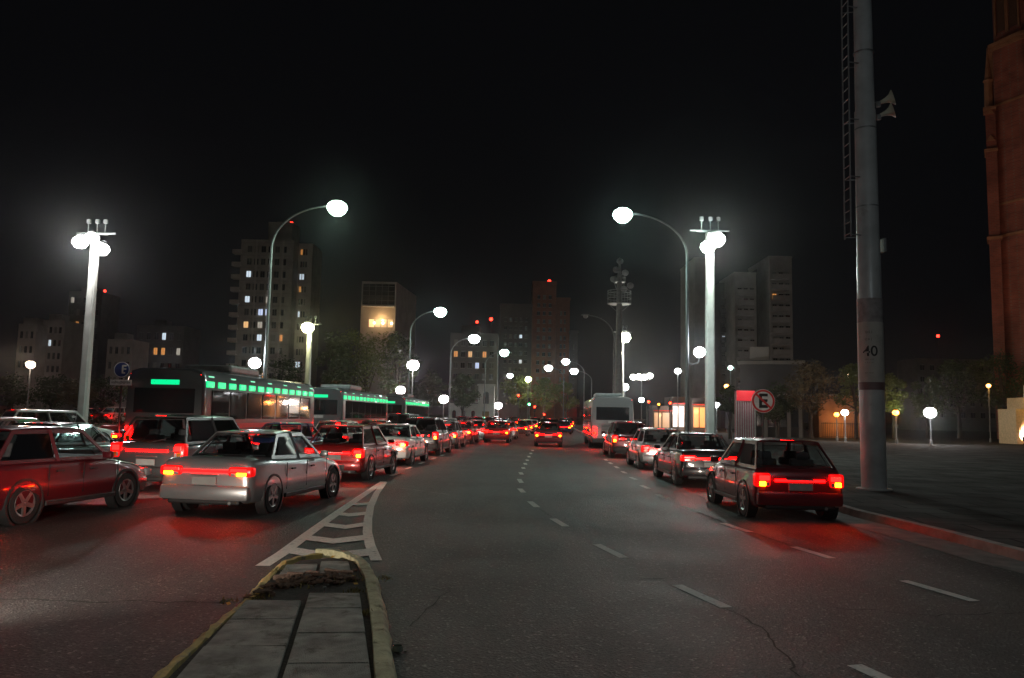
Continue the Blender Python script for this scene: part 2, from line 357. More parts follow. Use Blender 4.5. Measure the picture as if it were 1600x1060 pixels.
for a_, b_, w_ in (((625, 763), (665, 768), .05), ((672, 770), (702, 772.5), .10), ((925, 776), (985, 779), .05), ((700, 757), (722, 757), .06), ((665, 915), (690, 921), .04), ((1000, 902), (1020, 903), .03), ((180, 800), (255, 790), .05), ((740, 818), (752, 820), .04)):
    stripe(mb, G(*a_), G(*b_), w_, .003)
structure(mb.build('paint_scuff', mat('scuffed_paint', (.12, .12, .11), .8, var=.3, scale=20, stain=((.045, .044, .042), 14, .5))))

# ------------------------------------------------------------------ the traffic island in the foreground
isl = empty('traffic_island', (0, 0, 0)); tag(isl, 'paved traffic island with worn yellow kerbs in the foreground', 'traffic island')
ZT = 0.10
Rk = [(640, 1180), (619, 1062), (612, 1010), (603, 960), (592, 915), (578, 890), (560, 878), (530, 871), (498, 870)]      # outer foot of right kerb (ground)
Rk = [G(a, b) for a, b in Rk]
def kerb_strip(P, w, z, name, m, batter=0.03, jag=0.0, seed=1):
    rnd = random.Random(seed); mb = MB(); Q = []
    for i in range(len(P)-1):
        k = max(1, int((P[i+1]-P[i]).length/0.1))
        for j in range(k): Q.append(P[i].lerp(P[i+1], j/k))
    Q.append(P[-1]); rings = []
    for i, p in enumerate(Q):
        t = (Q[min(i+1, len(Q)-1)]-Q[max(i-1, 0)]).normalized(); nn = Vector((-t.y, t.x, 0)); j = lambda: rnd.uniform(-jag, jag)
        jn = (i % 9) >= 8 and 0 < i < len(Q)-1; z_ = z; z = z-.02 if jn else z
        rings.append([p + Vector((0, 0, -.03)), p + Vector((0, 0, 0.02)) + nn*j(), p + nn*(batter+j()) + Vector((0, 0, z-0.02+j())), p + nn*(batter+0.03) + Vector((0, 0, z+j()*0.6)), p + nn*w + Vector((0, 0, z+j()*.6)), p+nn*(w+.004)+Vector((0, 0, -.03))]); z = z_
    mb.loft(rings); return mb.build(name, m, isl, smooth=28)
kerb_strip(Rk, 0.15, ZT+0.01, 'right_kerb', mat('mossy_concrete_kerb', (0.40, 0.385, 0.24), 0.8, var=0.35, scale=6, bump=0.8, bscale=35, stain=((0.13, 0.125, 0.06), 7, 0.55)), jag=0.011)
isl.children[0]['label'] = 'tall rounded right kerb, yellow paint worn off'
Lk = [G(a, b) for a, b in [(495, 872), (460, 878), (432, 888), (405, 915), (383, 940), (330, 985), (250, 1055), (120, 1170)]]
kerb_strip(Lk, 0.11, 0.075, 'left_kerb', M_KERBY, jag=0.013, seed=4)
# slab bed and pavers
bed = [G(a, b, 0.03) for a, b in [(470, 880), (520, 876), (566, 885), (585, 925), (597, 985), (603, 1062), (615, 1180), (150, 1180), (270, 1060), (345, 985), (400, 935), (430, 900)]]
MB().prism([(p.x, p.y) for p in bed], -0.03, 0.062).build('bed', mat('dark_soil', (.035, .028, .022), .95, var=.5, scale=20, bump=.8, bscale=50), isl)
def paver(px, z, seed):
    rnd = random.Random(seed); c = [G(a, b, z) for a, b in px]; ce = sum(c, Vector())/len(c)
    c = [ce + (p-ce)*(1-0.012/max((p-ce).length, .1)) for p in c]
    mb = MB(); tz = [z+rnd.uniform(-.006, .006) for _ in c]
    mb.prism([(p.x, p.y) for p in c], 0.02, tz); es = [e for e in mb.b.edges if all(v.co.z > 0.05 for v in e.verts)]
    bmesh.ops.bevel(mb.b, geom=es, offset=0.006, segments=2, affect='EDGES')
    return mb.build('paver', M_PAVER, isl)
Lx = lambda y: 372-(y-950)*(372-275)/(1060-950)*1.04        # left edge of the left column
Mx = lambda y: 474-(y-938)*(474-435)/(1060-938)
Rx = lambda y: 563+(y-925)*(575-556)/(1060-925)
ys1 = [938, 967, 1010, 1068, 1150]
for i in range(len(ys1)-1):
    a, b = ys1[i], ys1[i+1]; paver([(Lx(a), a), (Mx(a)-2, a), (Mx(b)-2, b), (Lx(b), b)], 0.09, i)
ys2 = [926, 950, 989, 1036, 1110, 1180]
for i in range(len(ys2)-1):
    a, b = ys2[i], ys2[i+1]; paver([(Mx(a)+4, a), (Rx(a), a), (Rx(b), b), (Mx(b)+4, b)], 0.095, i+10)
paver([(447, 881), (497, 880), (493, 898), (434, 899)], 0.09, 31); paver([(501, 876), (545, 876), (550, 896), (497, 898)], 0.09, 32)
# broken bank of rubble and soil
rnd = random.Random(3); mb = MB()
cx = [G(a, b, 0.09) for a, b in [(405, 925), (430, 915), (455, 908), (485, 905), (515, 902), (550, 903)]]
for i in range(150):
    k = rnd.random()*5; p = cx[int(k)].lerp(cx[min(5, int(k)+1)], k % 1) + Vector((rnd.gauss(0, .05), rnd.gauss(0, .13), rnd.uniform(-.02, .015)))
    r = rnd.uniform(.012, .045); mb.ico(p, (r*rnd.uniform(.8, 1.8), r*rnd.uniform(.7, 1.5), r*.6), 1)
for v in mb.b.verts: v.co += Vector((rnd.uniform(-.006, .006), rnd.uniform(-.006, .006), rnd.uniform(-.005, .005)))
rb = mb.build('rubble', M_DIRT, isl); rb['kind'] = 'stuff'
mb = MB()
for (a, b) in [(440, 902), (462, 898), (488, 896), (520, 893), (542, 895)]:
    p = G(a, b, .095); mb.box(p, (rnd.uniform(.12, .19), .05, .05), Matrix.Rotation(rnd.uniform(-.3, .3), 3, 'Z') @ Matrix.Rotation(rnd.uniform(-.2, .2), 3, 'Y'), .012)
mb.build('broken_mortar_edge', mat('pink_mortar', (0.30, 0.20, 0.15), .9, var=.35, scale=20, bump=1, bscale=70), isl)
# weeds growing in the joints
mb = MB(); rnd = random.Random(8)
for (a, b, s, k) in [(548, 905, .10, 70), (556, 925, .05, 60), (400, 935, .06, 60), (435, 893, .06, 45), (359, 941, .05, 40), (570, 960, .03, 50), (470, 915, .14, 40), (600, 905, .05, 40)]:
    for _ in range(k):
        p = G(a, b, .07) + Vector((rnd.gauss(0, s), rnd.gauss(0, s), 0)); h = rnd.uniform(.015, .05); an = rnd.random()*6.3; dx = Vector((math.cos(an), math.sin(an), 0))
        mb.poly([p-dx*.006, p+dx*.006, p+Vector((rnd.gauss(0, .015), rnd.gauss(0, .015), h))])
wd = mb.build('weeds', mat('dry_weeds', (0.16, 0.13, 0.035), .9, var=.5, scale=30)); tag(wd, 'low dry weeds growing in the kerb joints of the island', 'weeds', kind='stuff')
# fallen yellow leaves
rnd = random.Random(12)
spots = [(428, 893), (402, 928), (357, 943), (362, 939), (550, 900), (556, 912), (395, 932), (410, 921), (444, 880), (520, 870)]
mb = MB()
for (a, b) in spots:
    p = G(a, b, .1); an = rnd.random()*6.3; u = Vector((math.cos(an), math.sin(an), rnd.uniform(-.1, .3)))*.035; v = Vector((-math.sin(an), math.cos(an), rnd.uniform(-.1, .3)))*.022
    mb.poly([p-u, p-v, p+u, p+v])
lv = mb.build('leaf_litter', mat('yellow_leaf', (0.45, 0.26, 0.04), .8, var=.3)); tag(lv, 'small yellow fallen leaves scattered along the island kerb', 'leaves', kind='stuff')
# steel stud and broken reflector
p = G(507, 926, .095); bo = empty('steel_bolt', p); tag(bo, 'small rusty steel bolt sticking out of an island paver', 'bolt')
MB().tube([(0, 0, -.02), (0, 0, .045)], .008, 8).build('shaft', M_GREY, bo); MB().lathe([(0, 0), (.018, 0), (.018, .012), (0, .016)], 6, Matrix.Translation((0, 0, .04))).build('head', M_GREY, bo)
p = G(621, 1019, 0); rf = empty('glass_jar_base', p); tag(rf, 'broken round glass bottle base lying in the gutter beside the island', 'broken glass')
mg = mat('green_glass', (0.10, 0.12, 0.10), .08, var=.1, spec=.9, coat=1)
MB().lathe([(0, .006), (.035, .006), (.042, .012), (.040, .035), (.033, .05), (.030, .048), (.034, .03), (.03, .016), (0, .014)], 20).build('glass_ring', mg, rf, smooth=40)
for k in range(9): an = k*1.3; MB().ico((.06*math.cos(an)*(1+.2*math.sin(k*3)), .05*math.sin(an), .006), (.012, .009, .006), 1).build('shard', mg, rf)

# ------------------------------------------------------------------ street lamps
def arm_lamp(label, basepx, d, headpx, col, power=1500, lit=True, side=None, lens=0.36, base=None, headz=None, armx=None, near=False):
    if base is None:
        bx = basex(basepx, d); b = Vector((bx, d, 0.0)); hp = D(headpx[0], headpx[1], d)
    else: b = Vector(base); hp = Vector((b.x+armx, b.y, headz))
    root = empty('street_lamp', b); H = hp.z; dx = hp.x-b.x; s = 1 if dx > 0 else -1
    MB().lathe([(0, 0), (.2, 0), (.2, .02), (.13, .03), (.13, .9), (.10, .95), (0, .95)], 14).build('pole_base', M_GREY, root, smooth=40)
    pts = [(0, 0, .9)]; zc = H-2.1; rr = [.10]
    for k in range(1, 6): pts.append((0, 0, .9+(zc-.9)*k/5)); rr.append(.10-.035*k/5)
    for k in range(1, 13):
        a = k/12*R(90); pts.append((dx*.93*(1-math.cos(a)), 0, zc+2.15*math.sin(a))); rr.append(.065-.02*k/12)
    MB().tube(pts, rr, 10).build('pole', mat('weathered_lamp_pole', (.17, .18, .18), .55, .1, var=.2, scale=3), root, smooth=60)
    h = empty('luminaire', (0, 0, 0)); COL.objects.unlink(h); bpy.data.objects.remove(h)
    hx = dx
    mb = MB(); rings = []
    for t, hw, hh in [(-.45, .05, .05), (-.3, .12, .09), (0, .2, .13), (.28, .2, .12), (.42, .12, .07), (.46, .04, .03)]:
        rings.append([Vector((hx+s*t, hw*math.cos(a), H+.06+max(0, hh*math.sin(a)))) for a in [i*math.pi/8 for i in range(9)]])
    mb.loft(rings, closed=True); hd = mb.build('lamp_housing', M_GREY, root, smooth=50)
    em = emit('lamp_glow_'+'_'.join('%d' % (c*100) for c in col), col, 22) if lit else mat('unlit_lens', (.35, .37, .38), .3)
    MB().lathe([(0, -lens*.85), (lens*.45, -lens*.76), (lens*.8, -lens*.45), (lens, -.02), (lens*.88, lens*.32), (lens*.5, lens*.58), (0, lens*.62)], 20, Matrix.Translation((hx, 0, H-.02))).build('lens', em, hd, smooth=60)
    if lit:
        ll = lamp_light(root, (hx, 0, H-lens-.12), power*(1 if near else .45), col, .18, None if near else 165)
    if side:
        q = D(side[0], side[1], d); sx = q.x-b.x; sz = q.z
        am = MB().tube([(0, 0, sz-.5), (sx*.4, 0, sz-.62), (sx*.9, 0, sz-.5), (sx, 0, sz-.25)], .03, 8).build('side_bracket', M_GREY, root, smooth=60)
        MB().lathe([(0, -.25), (.12, -.24), (.26, -.12), (.30, .02), (.24, .17), (.1, .26), (0, .28)], 18, Matrix.Translation((sx, 0, sz))).build('side_globe', emit('side_white', (.9, .97, 1), 18), am, smooth=60)
        lamp_light(root, (sx, -.05, sz+.5), 220, (.9, .97, 1))
    tag(root, label, 'street lamp', 'curved arm street lamps along the avenue'); return root
CY = (.66, 1, .90); CW_ = (.92, 1, .97); CP = (1, .95, .95)
arm_lamp('tall curved street lamp left of the avenue with a small lower globe', 408, 37.6, (527, 324), (.68, 1, .80), 3600, side=(398, 568), lens=.50)
arm_lamp('tall curved street lamp on the right kerb arching over the road', 1074, 38.9, (973, 335), CY, 3400, side=(1093, 551), lens=.50)
arm_lamp('second lit curved lamp of the left row, blue white, before the dark trees', 636, 74, (688, 487), CY, 3200, lens=.62)
arm_lamp('third lit curved lamp of the left row above the white arched house', 701, 99, (741, 529), CW_, 2600, lens=.75)
arm_lamp('greenish curved lamp against the brown tower, fourth of the left row', 756, 124, (788, 551), CY, 2400, lens=.75)
arm_lamp('faint curved lamp low above the orange lit window, fifth of the left row', 778, 180, (797, 587), CW_, 1500, lens=.7)
arm_lamp('unlit curved street lamp beside the dark lattice mast', 958, 76, (915, 494), CW_, 0, lit=False, lens=.25)
arm_lamp('farthest left of the three small lamps clustered over the avenue end', 880, 157, (857, 575), CW_, 2000, lens=.85)
arm_lamp('highest of the three small lamps clustered over the avenue end', 912, 138, (884, 565), CW_, 2000, lens=.72)
arm_lamp('lowest right of the three small lamps clustered over the avenue end', 924, 165, (897, 580), CW_, 2000, lens=.85)
# the next pair of the same rows, standing beside the photographer
arm_lamp('curved street lamp of the left row standing just beside the camera', 0, 0, None, (1, .90, .76), 380, base=(-9.5, 1.5, 0), headz=12.0, armx=3.1, near=True)
arm_lamp('curved street lamp of the right row standing just beside the camera', 0, 0, None, (.86, .96, 1), 560, base=(9.8, 2.5, 0.13), headz=12.0, armx=-3.1, near=True)

def mast(label, basepx, d, toppy, heads, col, power, w=.24, cam_boxes=True, group='tall pale posts with floodlight clusters'):
    bx = basex(basepx, d); H = topz(bx, d, toppy); root = empty('floodlight_post', (bx, d, .15))
    MB().box((0, 0, .15), (.9, .9, .3), bevel=.03).build('plinth', M_CONC, root)
    mb = MB(); rings = []
    for z, r in ((.3, w), (H*.5, w*.92), (H-.4, w*.8)): rings.append([Vector((r*a, r*b, z)) for a, b in ((-1, -.6), (-.6, -1), (.6, -1), (1, -.6), (1, .6), (.6, 1), (-.6, 1), (-1, .6))])
    mb.loft(rings).build('shaft', M_LPOLE, root)
    mb = MB()
    mb.tube([(-1.1, 0, H-.25), (1.1, 0, H-.25)], .05, 8).tube([(-.7, 0, H-.3), (.7, 0, H-.3)], .045, 8)
    for x in (-.45, .05, .5): mb.tube([(x, 0, H-.25), (x, 0, H+.35)], .035, 6).box((x, 0, H+.42), (.22, .16, .24), bevel=.03)
    br = mb.build('crossarm', M_GREY, root)
    for (hx, hy, r) in heads:
        q = D(hx, hy, d); p = (q.x-bx, -.3, q.z-.15)
        fl = MB().lathe([(0, -r*.8), (r*.6, -r*.68), (r, -r*.1), (r*.9, r*.4), (r*.4, r*.8), (0, r*.85)], 18, Matrix.Translation(p)).build('floodlight', emit('flood_'+'_'.join('%d' % (c*100) for c in col), col, 24), root, smooth=60)
        MB().lathe([(r*.55, r*.66), (r*.6, r*.9), (.08, r*1.1), (0, r*1.12)], 12, Matrix.Translation(p)).build('cap', M_GREY, fl, smooth=60)
        lamp_light(root, (p[0], p[1]-r-.15, p[2]-.2), power/len(heads), col)
    tag(root, label, 'floodlight post', group); return root
mast('pale floodlight post at far left with two bright round heads', 126, 43, 362, [(130, 381, .42), (163, 392, .42), (148, 374, .36)], (1, .97, .95), 1500)
mast('pale yellow floodlight post between the apartment tower and green tree', 477, 75, 505, [(482, 513, .62)], (1, 1, .55), 1000, w=.26)
mast('thick white floodlight post right of the curved lamp', 1110, 43, 358, [(1117, 377, .50), (1104, 388, .42)], (.90, 1, .92), 1700, w=.26)
mast('thin cream floodlight post in front of the dark mast', 971, 90, 518, [(975, 528, .75), (967, 553, .42)], (1, .98, .80), 1000, w=.24)

def globe_lamp(label, px, py, d, col, r=.35, power=300, hw=None, post=M_GREY, strength=16, heads=((0, 0),)):
    bx = basex(px, d); z = topz(bx, d, py); root = empty('plaza_lamp', (bx, d, .15)); z -= .15
    MB().lathe([(0, 0), (.13, 0), (.11, .35), (.05, .4), (.05, z-r*.8), (.09, z-r*.6), (0, z-r*.6)], 10).build('post', post, root, smooth=40)
    if len(heads) > 1: MB().tube([(heads[0][0], 0, z-r), (heads[-1][0], 0, z-r)], .04, 6).build('crossarm', post, root)
    for hx, hz in heads:
        MB().ico((hx, 0, z+hz), (r, r, r*.9), 2).build('globe', emit('globe_'+'_'.join('%d' % (c*100) for c in col)+'_%d' % strength, col, strength), root, smooth=80)
        MB().lathe([(r*.6, r*.75), (r*.4, r*.98), (0, r*1.05)], 10, Matrix.Translation((hx, 0, z+hz))).build('cap', M_DARK, root)
    if power: lamp_light(root, (0, -r-.25, z), power, col)
    tag(root, label, 'lamp', 'round plaza lamps'); return root
WM = (1, .62, .30); PK = (1, .90, .92); AM = (1, .30, .03)
globe_lamp('warm pinkish lamp at the far left edge left of the pale post', 40, 570, 70, (1, .72, .55), .38, 500)
globe_lamp('small white lamp among the dark park trees behind the bus', 246, 590, 85, (.95, .97, 1), .30, 500)
globe_lamp('tiny white lamp low under the park trees left of the bus', 203, 622, 115, (.95, .97, 1), .28, 150)
globe_lamp('small white lamp beside the foot of the left curved street lamp', 400, 620, 110, (.95, .95, 1), .40, 300)
globe_lamp('bright pinkish white lamp on a pale post at the right of the green tree', 642, 571, 95, PK, .75, 600, post=M_LPOLE, strength=22)
globe_lamp('white lamp under the right side of the green tree', 624, 610, 110, PK, .68, 300, strength=20)
globe_lamp('white lamp above the far parked traffic left of the white house', 692, 624, 112, PK, .70, 400, strength=20)
globe_lamp('white lamp beside the white arched house', 778, 634, 150, PK, .75, 900, strength=20)
globe_lamp('yellow green lamp inside the centre tree crown', 824, 593, 168, (.92, 1, .45), .70, 900)
globe_lamp('lamp hanging above the right bus, left of the double row', 976, 605, 100, (.92, .98, 1), .5, 500)
globe_lamp('triple headed white lamp behind the cream floodlight post', 1002, 589, 90, (1, .97, .88), .38, 600, heads=((-.95, -.05), (-.3, 0), (.35, -.02), (.95, .12)))
globe_lamp('single white lamp just left of the right curved street lamp', 1059, 580, 85, (.95, .98, 1), .36, 400)
globe_lamp('small bluish lamp right of the far bus roof', 1002, 625, 115, (.85, .95, 1), .42, 300)
globe_lamp('white lamp at the foot of the thick white floodlight post', 1120, 633, 100, (.95, .95, 1), .42, 400)
globe_lamp('small greenish lamp right of the thick white floodlight post', 1142, 575, 110, (.75, 1, .9), .34, 200)
globe_lamp('small orange lamp above the slatted kiosk', 1136, 604, 112, (1, .4, .08), .36, 200)
globe_lamp('warm lamp among the branches left of the big steel mast', 1329, 586, 90, (1, .72, .45), .32, 350)
globe_lamp('low white lamp in front of the orange lit building', 1321, 645, 70, (1, .95, .9), .32, 350)
globe_lamp('low amber lamp just left of the white one by the orange building', 1308, 648, 72, AM, .24, 100, strength=10)
globe_lamp('low amber lamp right behind the big steel mast', 1401, 645, 66, AM, .26, 150, strength=12)
globe_lamp('very bright low white lamp right of the big steel mast', 1455, 645, 66, (1, .98, .97), .50, 600, strength=24)
globe_lamp('slim amber lamp on a thin post before the church', 1548, 603, 80, (1, .45, .08), .22, 150, strength=10)

# ------------------------------------------------------------------ big steel mast with ladder, poster and loudspeakers
def big_mast(label, basepx, topx, d, py_lad, main=True, H=17.5):
    root = empty('steel_mast', (basex(basepx, d), d, .13)); b = root.location
    r0, r1 = (.30, .20)
    mb = MB(); mb.lathe([(r0+.12, 0), (r0+.12, .04), (r0, .05), (r0-.0, 3), (r0-.01, 6), (r0-.02, 6.02), (r0-.04, 9.9), (r0-.06, 9.95), (r1, H), (0, H)], 32)
    mb.build('pole', M_MAST, root, smooth=50)
    zb = 0
    mb = MB()
    for z in (5.1, 7.3, 9.4, 11.5, 13.6): mb.lathe([(r0-.012*z/3+.004, z-.02), (r0-.012*z/3+.006, z-.02), (r0-.012*z/3+.006, z+.02), (r0-.012*z/3, z+.02)], 32)
    mb.build('band', M_GREY, root)
    # ladder on the left side
    za = topz(b.x-.45, d, py_lad)-.13 if main else 6.0
    lad = MB(); x0, y0 = -r0-.06, -.05
    for yy in (-.18, .20):
        lad.tube([(-r0-.22, yy, za), (-r0-.14, yy, H)], .022, 6)
    z = za+.1
    while z < H-.1:
        xx = -r0-.22+.08*(z-za)/(H-za); lad.tube([(xx, -.18, z), (xx, .20, z)], .014, 6); z += .30
    lo = lad.build('ladder', M_GREY, root)
    mb = MB(); z = za+.05
    while z < H:
        for yy in (-.18, .2): mb.tube([(-r0-.2, yy, z), (-r0*.5, yy*.6, z)], .016, 5)
        z += 1.55
    mb.build('ladder_bracket', M_GREY, lo)
    return root, b, r0
root, b, r0 = big_mast('x', 1366, 1348, 20.0, 372)
tag(root, 'big grey steel mast with a side ladder and posters on the right pavement', 'mast', 'ladder masts')
def zat(py): return topz(b.x, 20, py)-.13
def wrap(z0, z1, rr, name, m, a0=-180, a1=180, parent=root):
    mb = MB(); N = 28; rows = []
    for z in (z0, (z0+z1)/2, z1): rows.append([Vector((rr*math.cos(R(a0+(a1-a0)*k/N)), rr*math.sin(R(a0+(a1-a0)*k/N)), z)) for k in range(N+1)])
    mb.loft(rows, closed=False, caps=False); return mb.build(name, m, parent, smooth=60)
mp_ = mat('weathered_poster_paper', (0.42, 0.40, 0.36), .8, var=.12, scale=3, bump=.4, bscale=10, stain=((.26, .24, .21), 5, .6))
pst = wrap(zat(598), zat(505), r0+.012, 'poster', mp_)
wrap(zat(610), zat(598), r0+.014, 'maroon_band', mat('maroon_tape', (.12, .07, .075), .5))
up = wrap(zat(505), zat(468), r0+.008, 'upper_poster', mat('torn_poster_paper', (.26, .24, .235), .8, var=.3, scale=6, bump=.4, bscale=10))
def wrap_text(txt, size, zc, rr, ang, m, parent, name='lettering'):
    me = text_mesh(txt, size); 
    for v in me.vertices:
        a = ang + v.co.x/rr; z = zc+v.co.y; v.co = Vector((rr*math.cos(a), rr*math.sin(a), z))
    me.materials.append(m); o = bpy.data.objects.new(name, me); COL.objects.link(o); o.parent = parent; return o
INK = mat('black_ink', (.02, .02, .02), .7)
face = math.atan2(-b.y, -b.x)
wrap_text('40', .37, zat(551), r0+.018, face-.03, INK, pst)
for py, hw in ((521, .09), (532, .10), (563, .14), (568, .10), (584, .12)):      # unreadable lines of small print
    zc = zat(py); mb = MB(); rr = r0+.016
    for k in range(int(hw*80)):
        if random.random() < .25: continue
        a = face-.1+(k/(hw*80)-.5)*2*hw/rr*1.0; hh = .012+.03*(py < 540)*random.random()
        mb.poly([(rr*math.cos(a), rr*math.sin(a), zc-hh), (rr*math.cos(a+.03), rr*math.sin(a+.03), zc-hh), (rr*math.cos(a+.03), rr*math.sin(a+.03), zc+hh), (rr*math.cos(a), rr*math.sin(a), zc+hh)])
    mb.build('small_print', mat('faded_ink', (.13, .12, .11), .8), pst)
for px, py in ((1380, 384),):
    q = D(px, py, 20); MB().box((q.x-b.x, 0, q.z-.13), (.06, .22, .36), bevel=.01).build('side_box', M_GREY, root)
MB().tube([(r0+.02, .05, zat(400)), (r0+.0, .05, zat(600)), (r0+.03, .05, .2)], .014, 6).build('conduit', M_GREY, root)
for i, py in enumerate((158, 178)):
    q = D(1383, py, 20); px_ = (q.x-b.x, -.05, q.z-.13)
    rot = Matrix.Rotation(R(72), 4, 'Y') @ Matrix.Rotation(R(25), 4, 'X')
    sp = MB().lathe([(.03, -.22), (.05, -.1), (.07, 0), (.12, .10), (.20, .17), (.21, .18), (.19, .175), (.1, .08), (0, 0)], 18, Matrix.Translation(px_) @ rot).build('loudspeaker', mat('cream_horn', (.50, .50, .40), .5), root, smooth=60)
    MB().tube([(r0-.03, 0, px_[2]-.05), (px_[0]-.1, -.02, px_[2]-.03)], .02, 6).box((r0+.05, -.02, px_[2]-.12), (.1, .1, .12), bevel=.01).build('speaker_bracket', M_GREY, sp)
# the farther unlit mast with platforms and a dead floodlight cluster
d2 = 66; bx2 = basex(966, d2); root2 = empty('lattice_mast', (bx2, d2, .13)); H2 = topz(bx2, d2, 405)
tag(root2, 'tall unlit mast with round platforms and dark lamp cluster in the centre', 'mast', 'ladder masts')
MB().lathe([(.36, 0), (.30, H2*.4), (.22, H2*.85), (.06, H2), (0, H2)], 16).build('pole', M_GREY, root2, smooth=40)
for py, rr in ((478, 1.0), (444, .5)):
    z = topz(bx2, d2, py); mb = MB(); mb.lathe([(.25, z), (rr, z), (rr, z+.08), (.25, z+.08), (.25, z)], 18)
    for hh in (.45, .9, 1.1)[:3 if rr > .6 else 1]: mb.lathe([(rr-.02, z+hh), (rr+.02, z+hh), (rr+.02, z+hh+.05), (rr-.02, z+hh+.05), (rr-.02, z+hh)], 18)
    for k in range(10): a = k*.63; mb.tube([(rr*math.cos(a), rr*math.sin(a), z), (rr*math.cos(a), rr*math.sin(a), z+1.1*(1 if rr > .6 else .5))], .02, 4)
    for k in range(4): a = k*1.57; mb.tube([(rr*.9*math.cos(a), rr*.9*math.sin(a), z), (.25*math.cos(a), .25*math.sin(a), z-.6)], .03, 4)
    mb.build('platform', M_GREY, root2)
for i, (hx, hy) in enumerate(((968, 412), (976, 430), (984, 450), (974, 455), (962, 425), (958, 440))):
    q = D(hx, hy, d2); c = (q.x-bx2, -.3, q.z); MB().lathe([(0, -.2), (.26, -.1), (.3, .05), (.15, .25), (0, .3)], 12, Matrix.Translation(c) @ Matrix.Rotation(R(60), 4, 'X')).tube([(c[0], 0, c[2]), (0, 0, c[2]-.2)], .04, 5).build('floodlight', M_GALV if i % 2 else M_GREY, root2)

# ------------------------------------------------------------------ signs
b = G(1193, 742, .13); sg = empty('no_parking_sign', b); tag(sg, 'round red and white no parking sign with crossed black E', 'traffic sign', 'road signs')
dS = b.y; zc = topz(b.x, dS, 627)-.13; rS = .37
MB().tube([(0, 0, 0), (0, 0, zc+.3)], .035, 8).build('post', M_DARK, sg)
Mt = Matrix.Translation((0, -.05, zc)) @ Matrix.Rotation(R(90), 4, 'X')
disc = MB().lathe([(0, -.012), (rS, -.012), (rS, .004), (0, .004)], 40, Mt).build('plate', mat('sign_white', (.85, .85, .83), .5), sg)
MB().lathe([(rS*.80, .006), (rS*.97, .006), (rS*.97, .009), (rS*.80, .009), (rS*.80, .006)], 40, Mt).build('red_ring', mat('sign_red', (.75, .04, .04), .5), disc)
me = text_mesh('E', rS*1.62, .001); me.transform(Matrix.Translation((0, 0, .008))); 
bm_ = bmesh.new(); bm_.from_mesh(me); bmesh.ops.transform(bm_, matrix=Mt @ Matrix.Diagonal((1.05, 1, 1, 1)), verts=bm_.verts); bm_.to_mesh(me); bm_.free(); me.materials.append(INK)
# thicken the strokes a little with a second frame of bars
o = bpy.data.objects.new('letter', me); COL.objects.link(o); o.parent = disc
mb = MB(); mb.box((-rS*.27, -.064, zc), (rS*.20, .006, rS*1.18)); 
for k in (-1, 0, 1): mb.box((rS*.02, -.0645, zc+k*rS*.49), (rS*(.72 if k else .6), .006, rS*.19))
mb.build('letter_stroke', INK, disc)
MB().box((0, -.0705, zc), (rS*1.72, .006, rS*.17), Matrix.Rotation(R(43), 3, 'Y')).build('red_bar', MC['sign_red'], disc)

dB_ = 24; bx = basex(181, dB_); zc = topz(bx, dB_, 578)
s2 = empty('directional_sign', (bx, dB_, 0)); tag(s2, 'round blue sign above a small white plate on a thin pole at left', 'traffic sign', 'road signs')
MB().tube([(0, 0, 0), (0, 0, zc+.2)], .03, 8).build('post', M_DARK, s2)
Mt = Matrix.Translation((0, -.05, zc)) @ Matrix.Rotation(R(90), 4, 'X'); r_ = .25
pl = MB().lathe([(0, -.01), (r_, -.01), (r_, .004), (0, .004)], 32, Mt).build('plate', mat('sign_blue', (.02, .05, .22), .5), s2)
MB().lathe([(r_*.88, .006), (r_*.96, .006), (r_*.96, .008), (r_*.88, .008), (r_*.88, .006)], 32, Mt).build('ring', MC['sign_white'], pl)
mb = MB(); mb.box((.03, -.061, zc+.02), (.05, .006, .24)).box((.08, -.061, zc+.12), (.12, .006, .05)).box((.08, -.061, zc+.02), (.12, .006, .045)).box((.06, -.061, zc-.1), (.1, .006, .04)); mb.build('symbol', MC['sign_white'], pl)
zp = topz(bx, dB_, 598); pp = MB().box((0, -.05, zp), (.66, .02, .17), bevel=.004).build('name_plate', MC['sign_white'], s2)
mb = MB(); random.seed(4)
for k in range(16): mb.box((-.27+k*.036, -.064, zp+random.uniform(-.01, .01)), (.018, .004, random.uniform(.05, .1)))
mb.build('faded_lettering', MC['faded_ink'], pp)

# ------------------------------------------------------------------ traffic lights
def signal(label, px, py, d, lit, n=3):
    bx = basex(px, d); z = topz(bx, d, py); root = empty('traffic_light', (bx, d, .0))
    MB().tube([(0, .15, 0), (0, .15, z+.6)], .06, 8).build('pole', M_DARK, root)
    off = {'red': -.32, 'amber': 0, 'green': .32}[lit]
    hs = MB().box((0, 0, z+off), (.34, .22, 1.05), bevel=.04).build('housing', M_TRIM, root)
    for k, nm in ((.32, 'red'), (0, 'amber'), (-.32, 'green')):
        m = {'red': E_TLR, 'green': E_TLG, 'amber': emit('signal_amber', (1, .35, .02), 14)}[nm] if nm == lit else mat('dark_lens', (.03, .02, .02), .3)
        MB().lathe([(0, .03), (.10, .02), (.13, 0), (0, -.01)], 14, Matrix.Translation((0, -.12, z+off+k)) @ Matrix.Rotation(R(90), 4, 'X')).build('lens', m, hs)
        MB().tube([(-.14, -.12, z+off+k), (-.1, -.2, z+off+k+.11), (.1, -.2, z+off+k+.11), (.14, -.12, z+off+k)], .012, 4).build('visor', M_TRIM, hs)
    tag(root, label, 'traffic light', 'traffic lights at the far crossing'); return root
signal('highest red traffic light, beside the white lamp by the white house', 809, 618, 105, 'red')
signal('green traffic light under the centre tree', 826, 632, 100, 'green')
signal('red traffic light just right of the green one', 835, 636, 120, 'red')
signal('low red traffic light over the centre of the far road', 850, 648, 150, 'red')
signal('red traffic light right of the cream floodlight post', 1013, 628, 95, 'red')
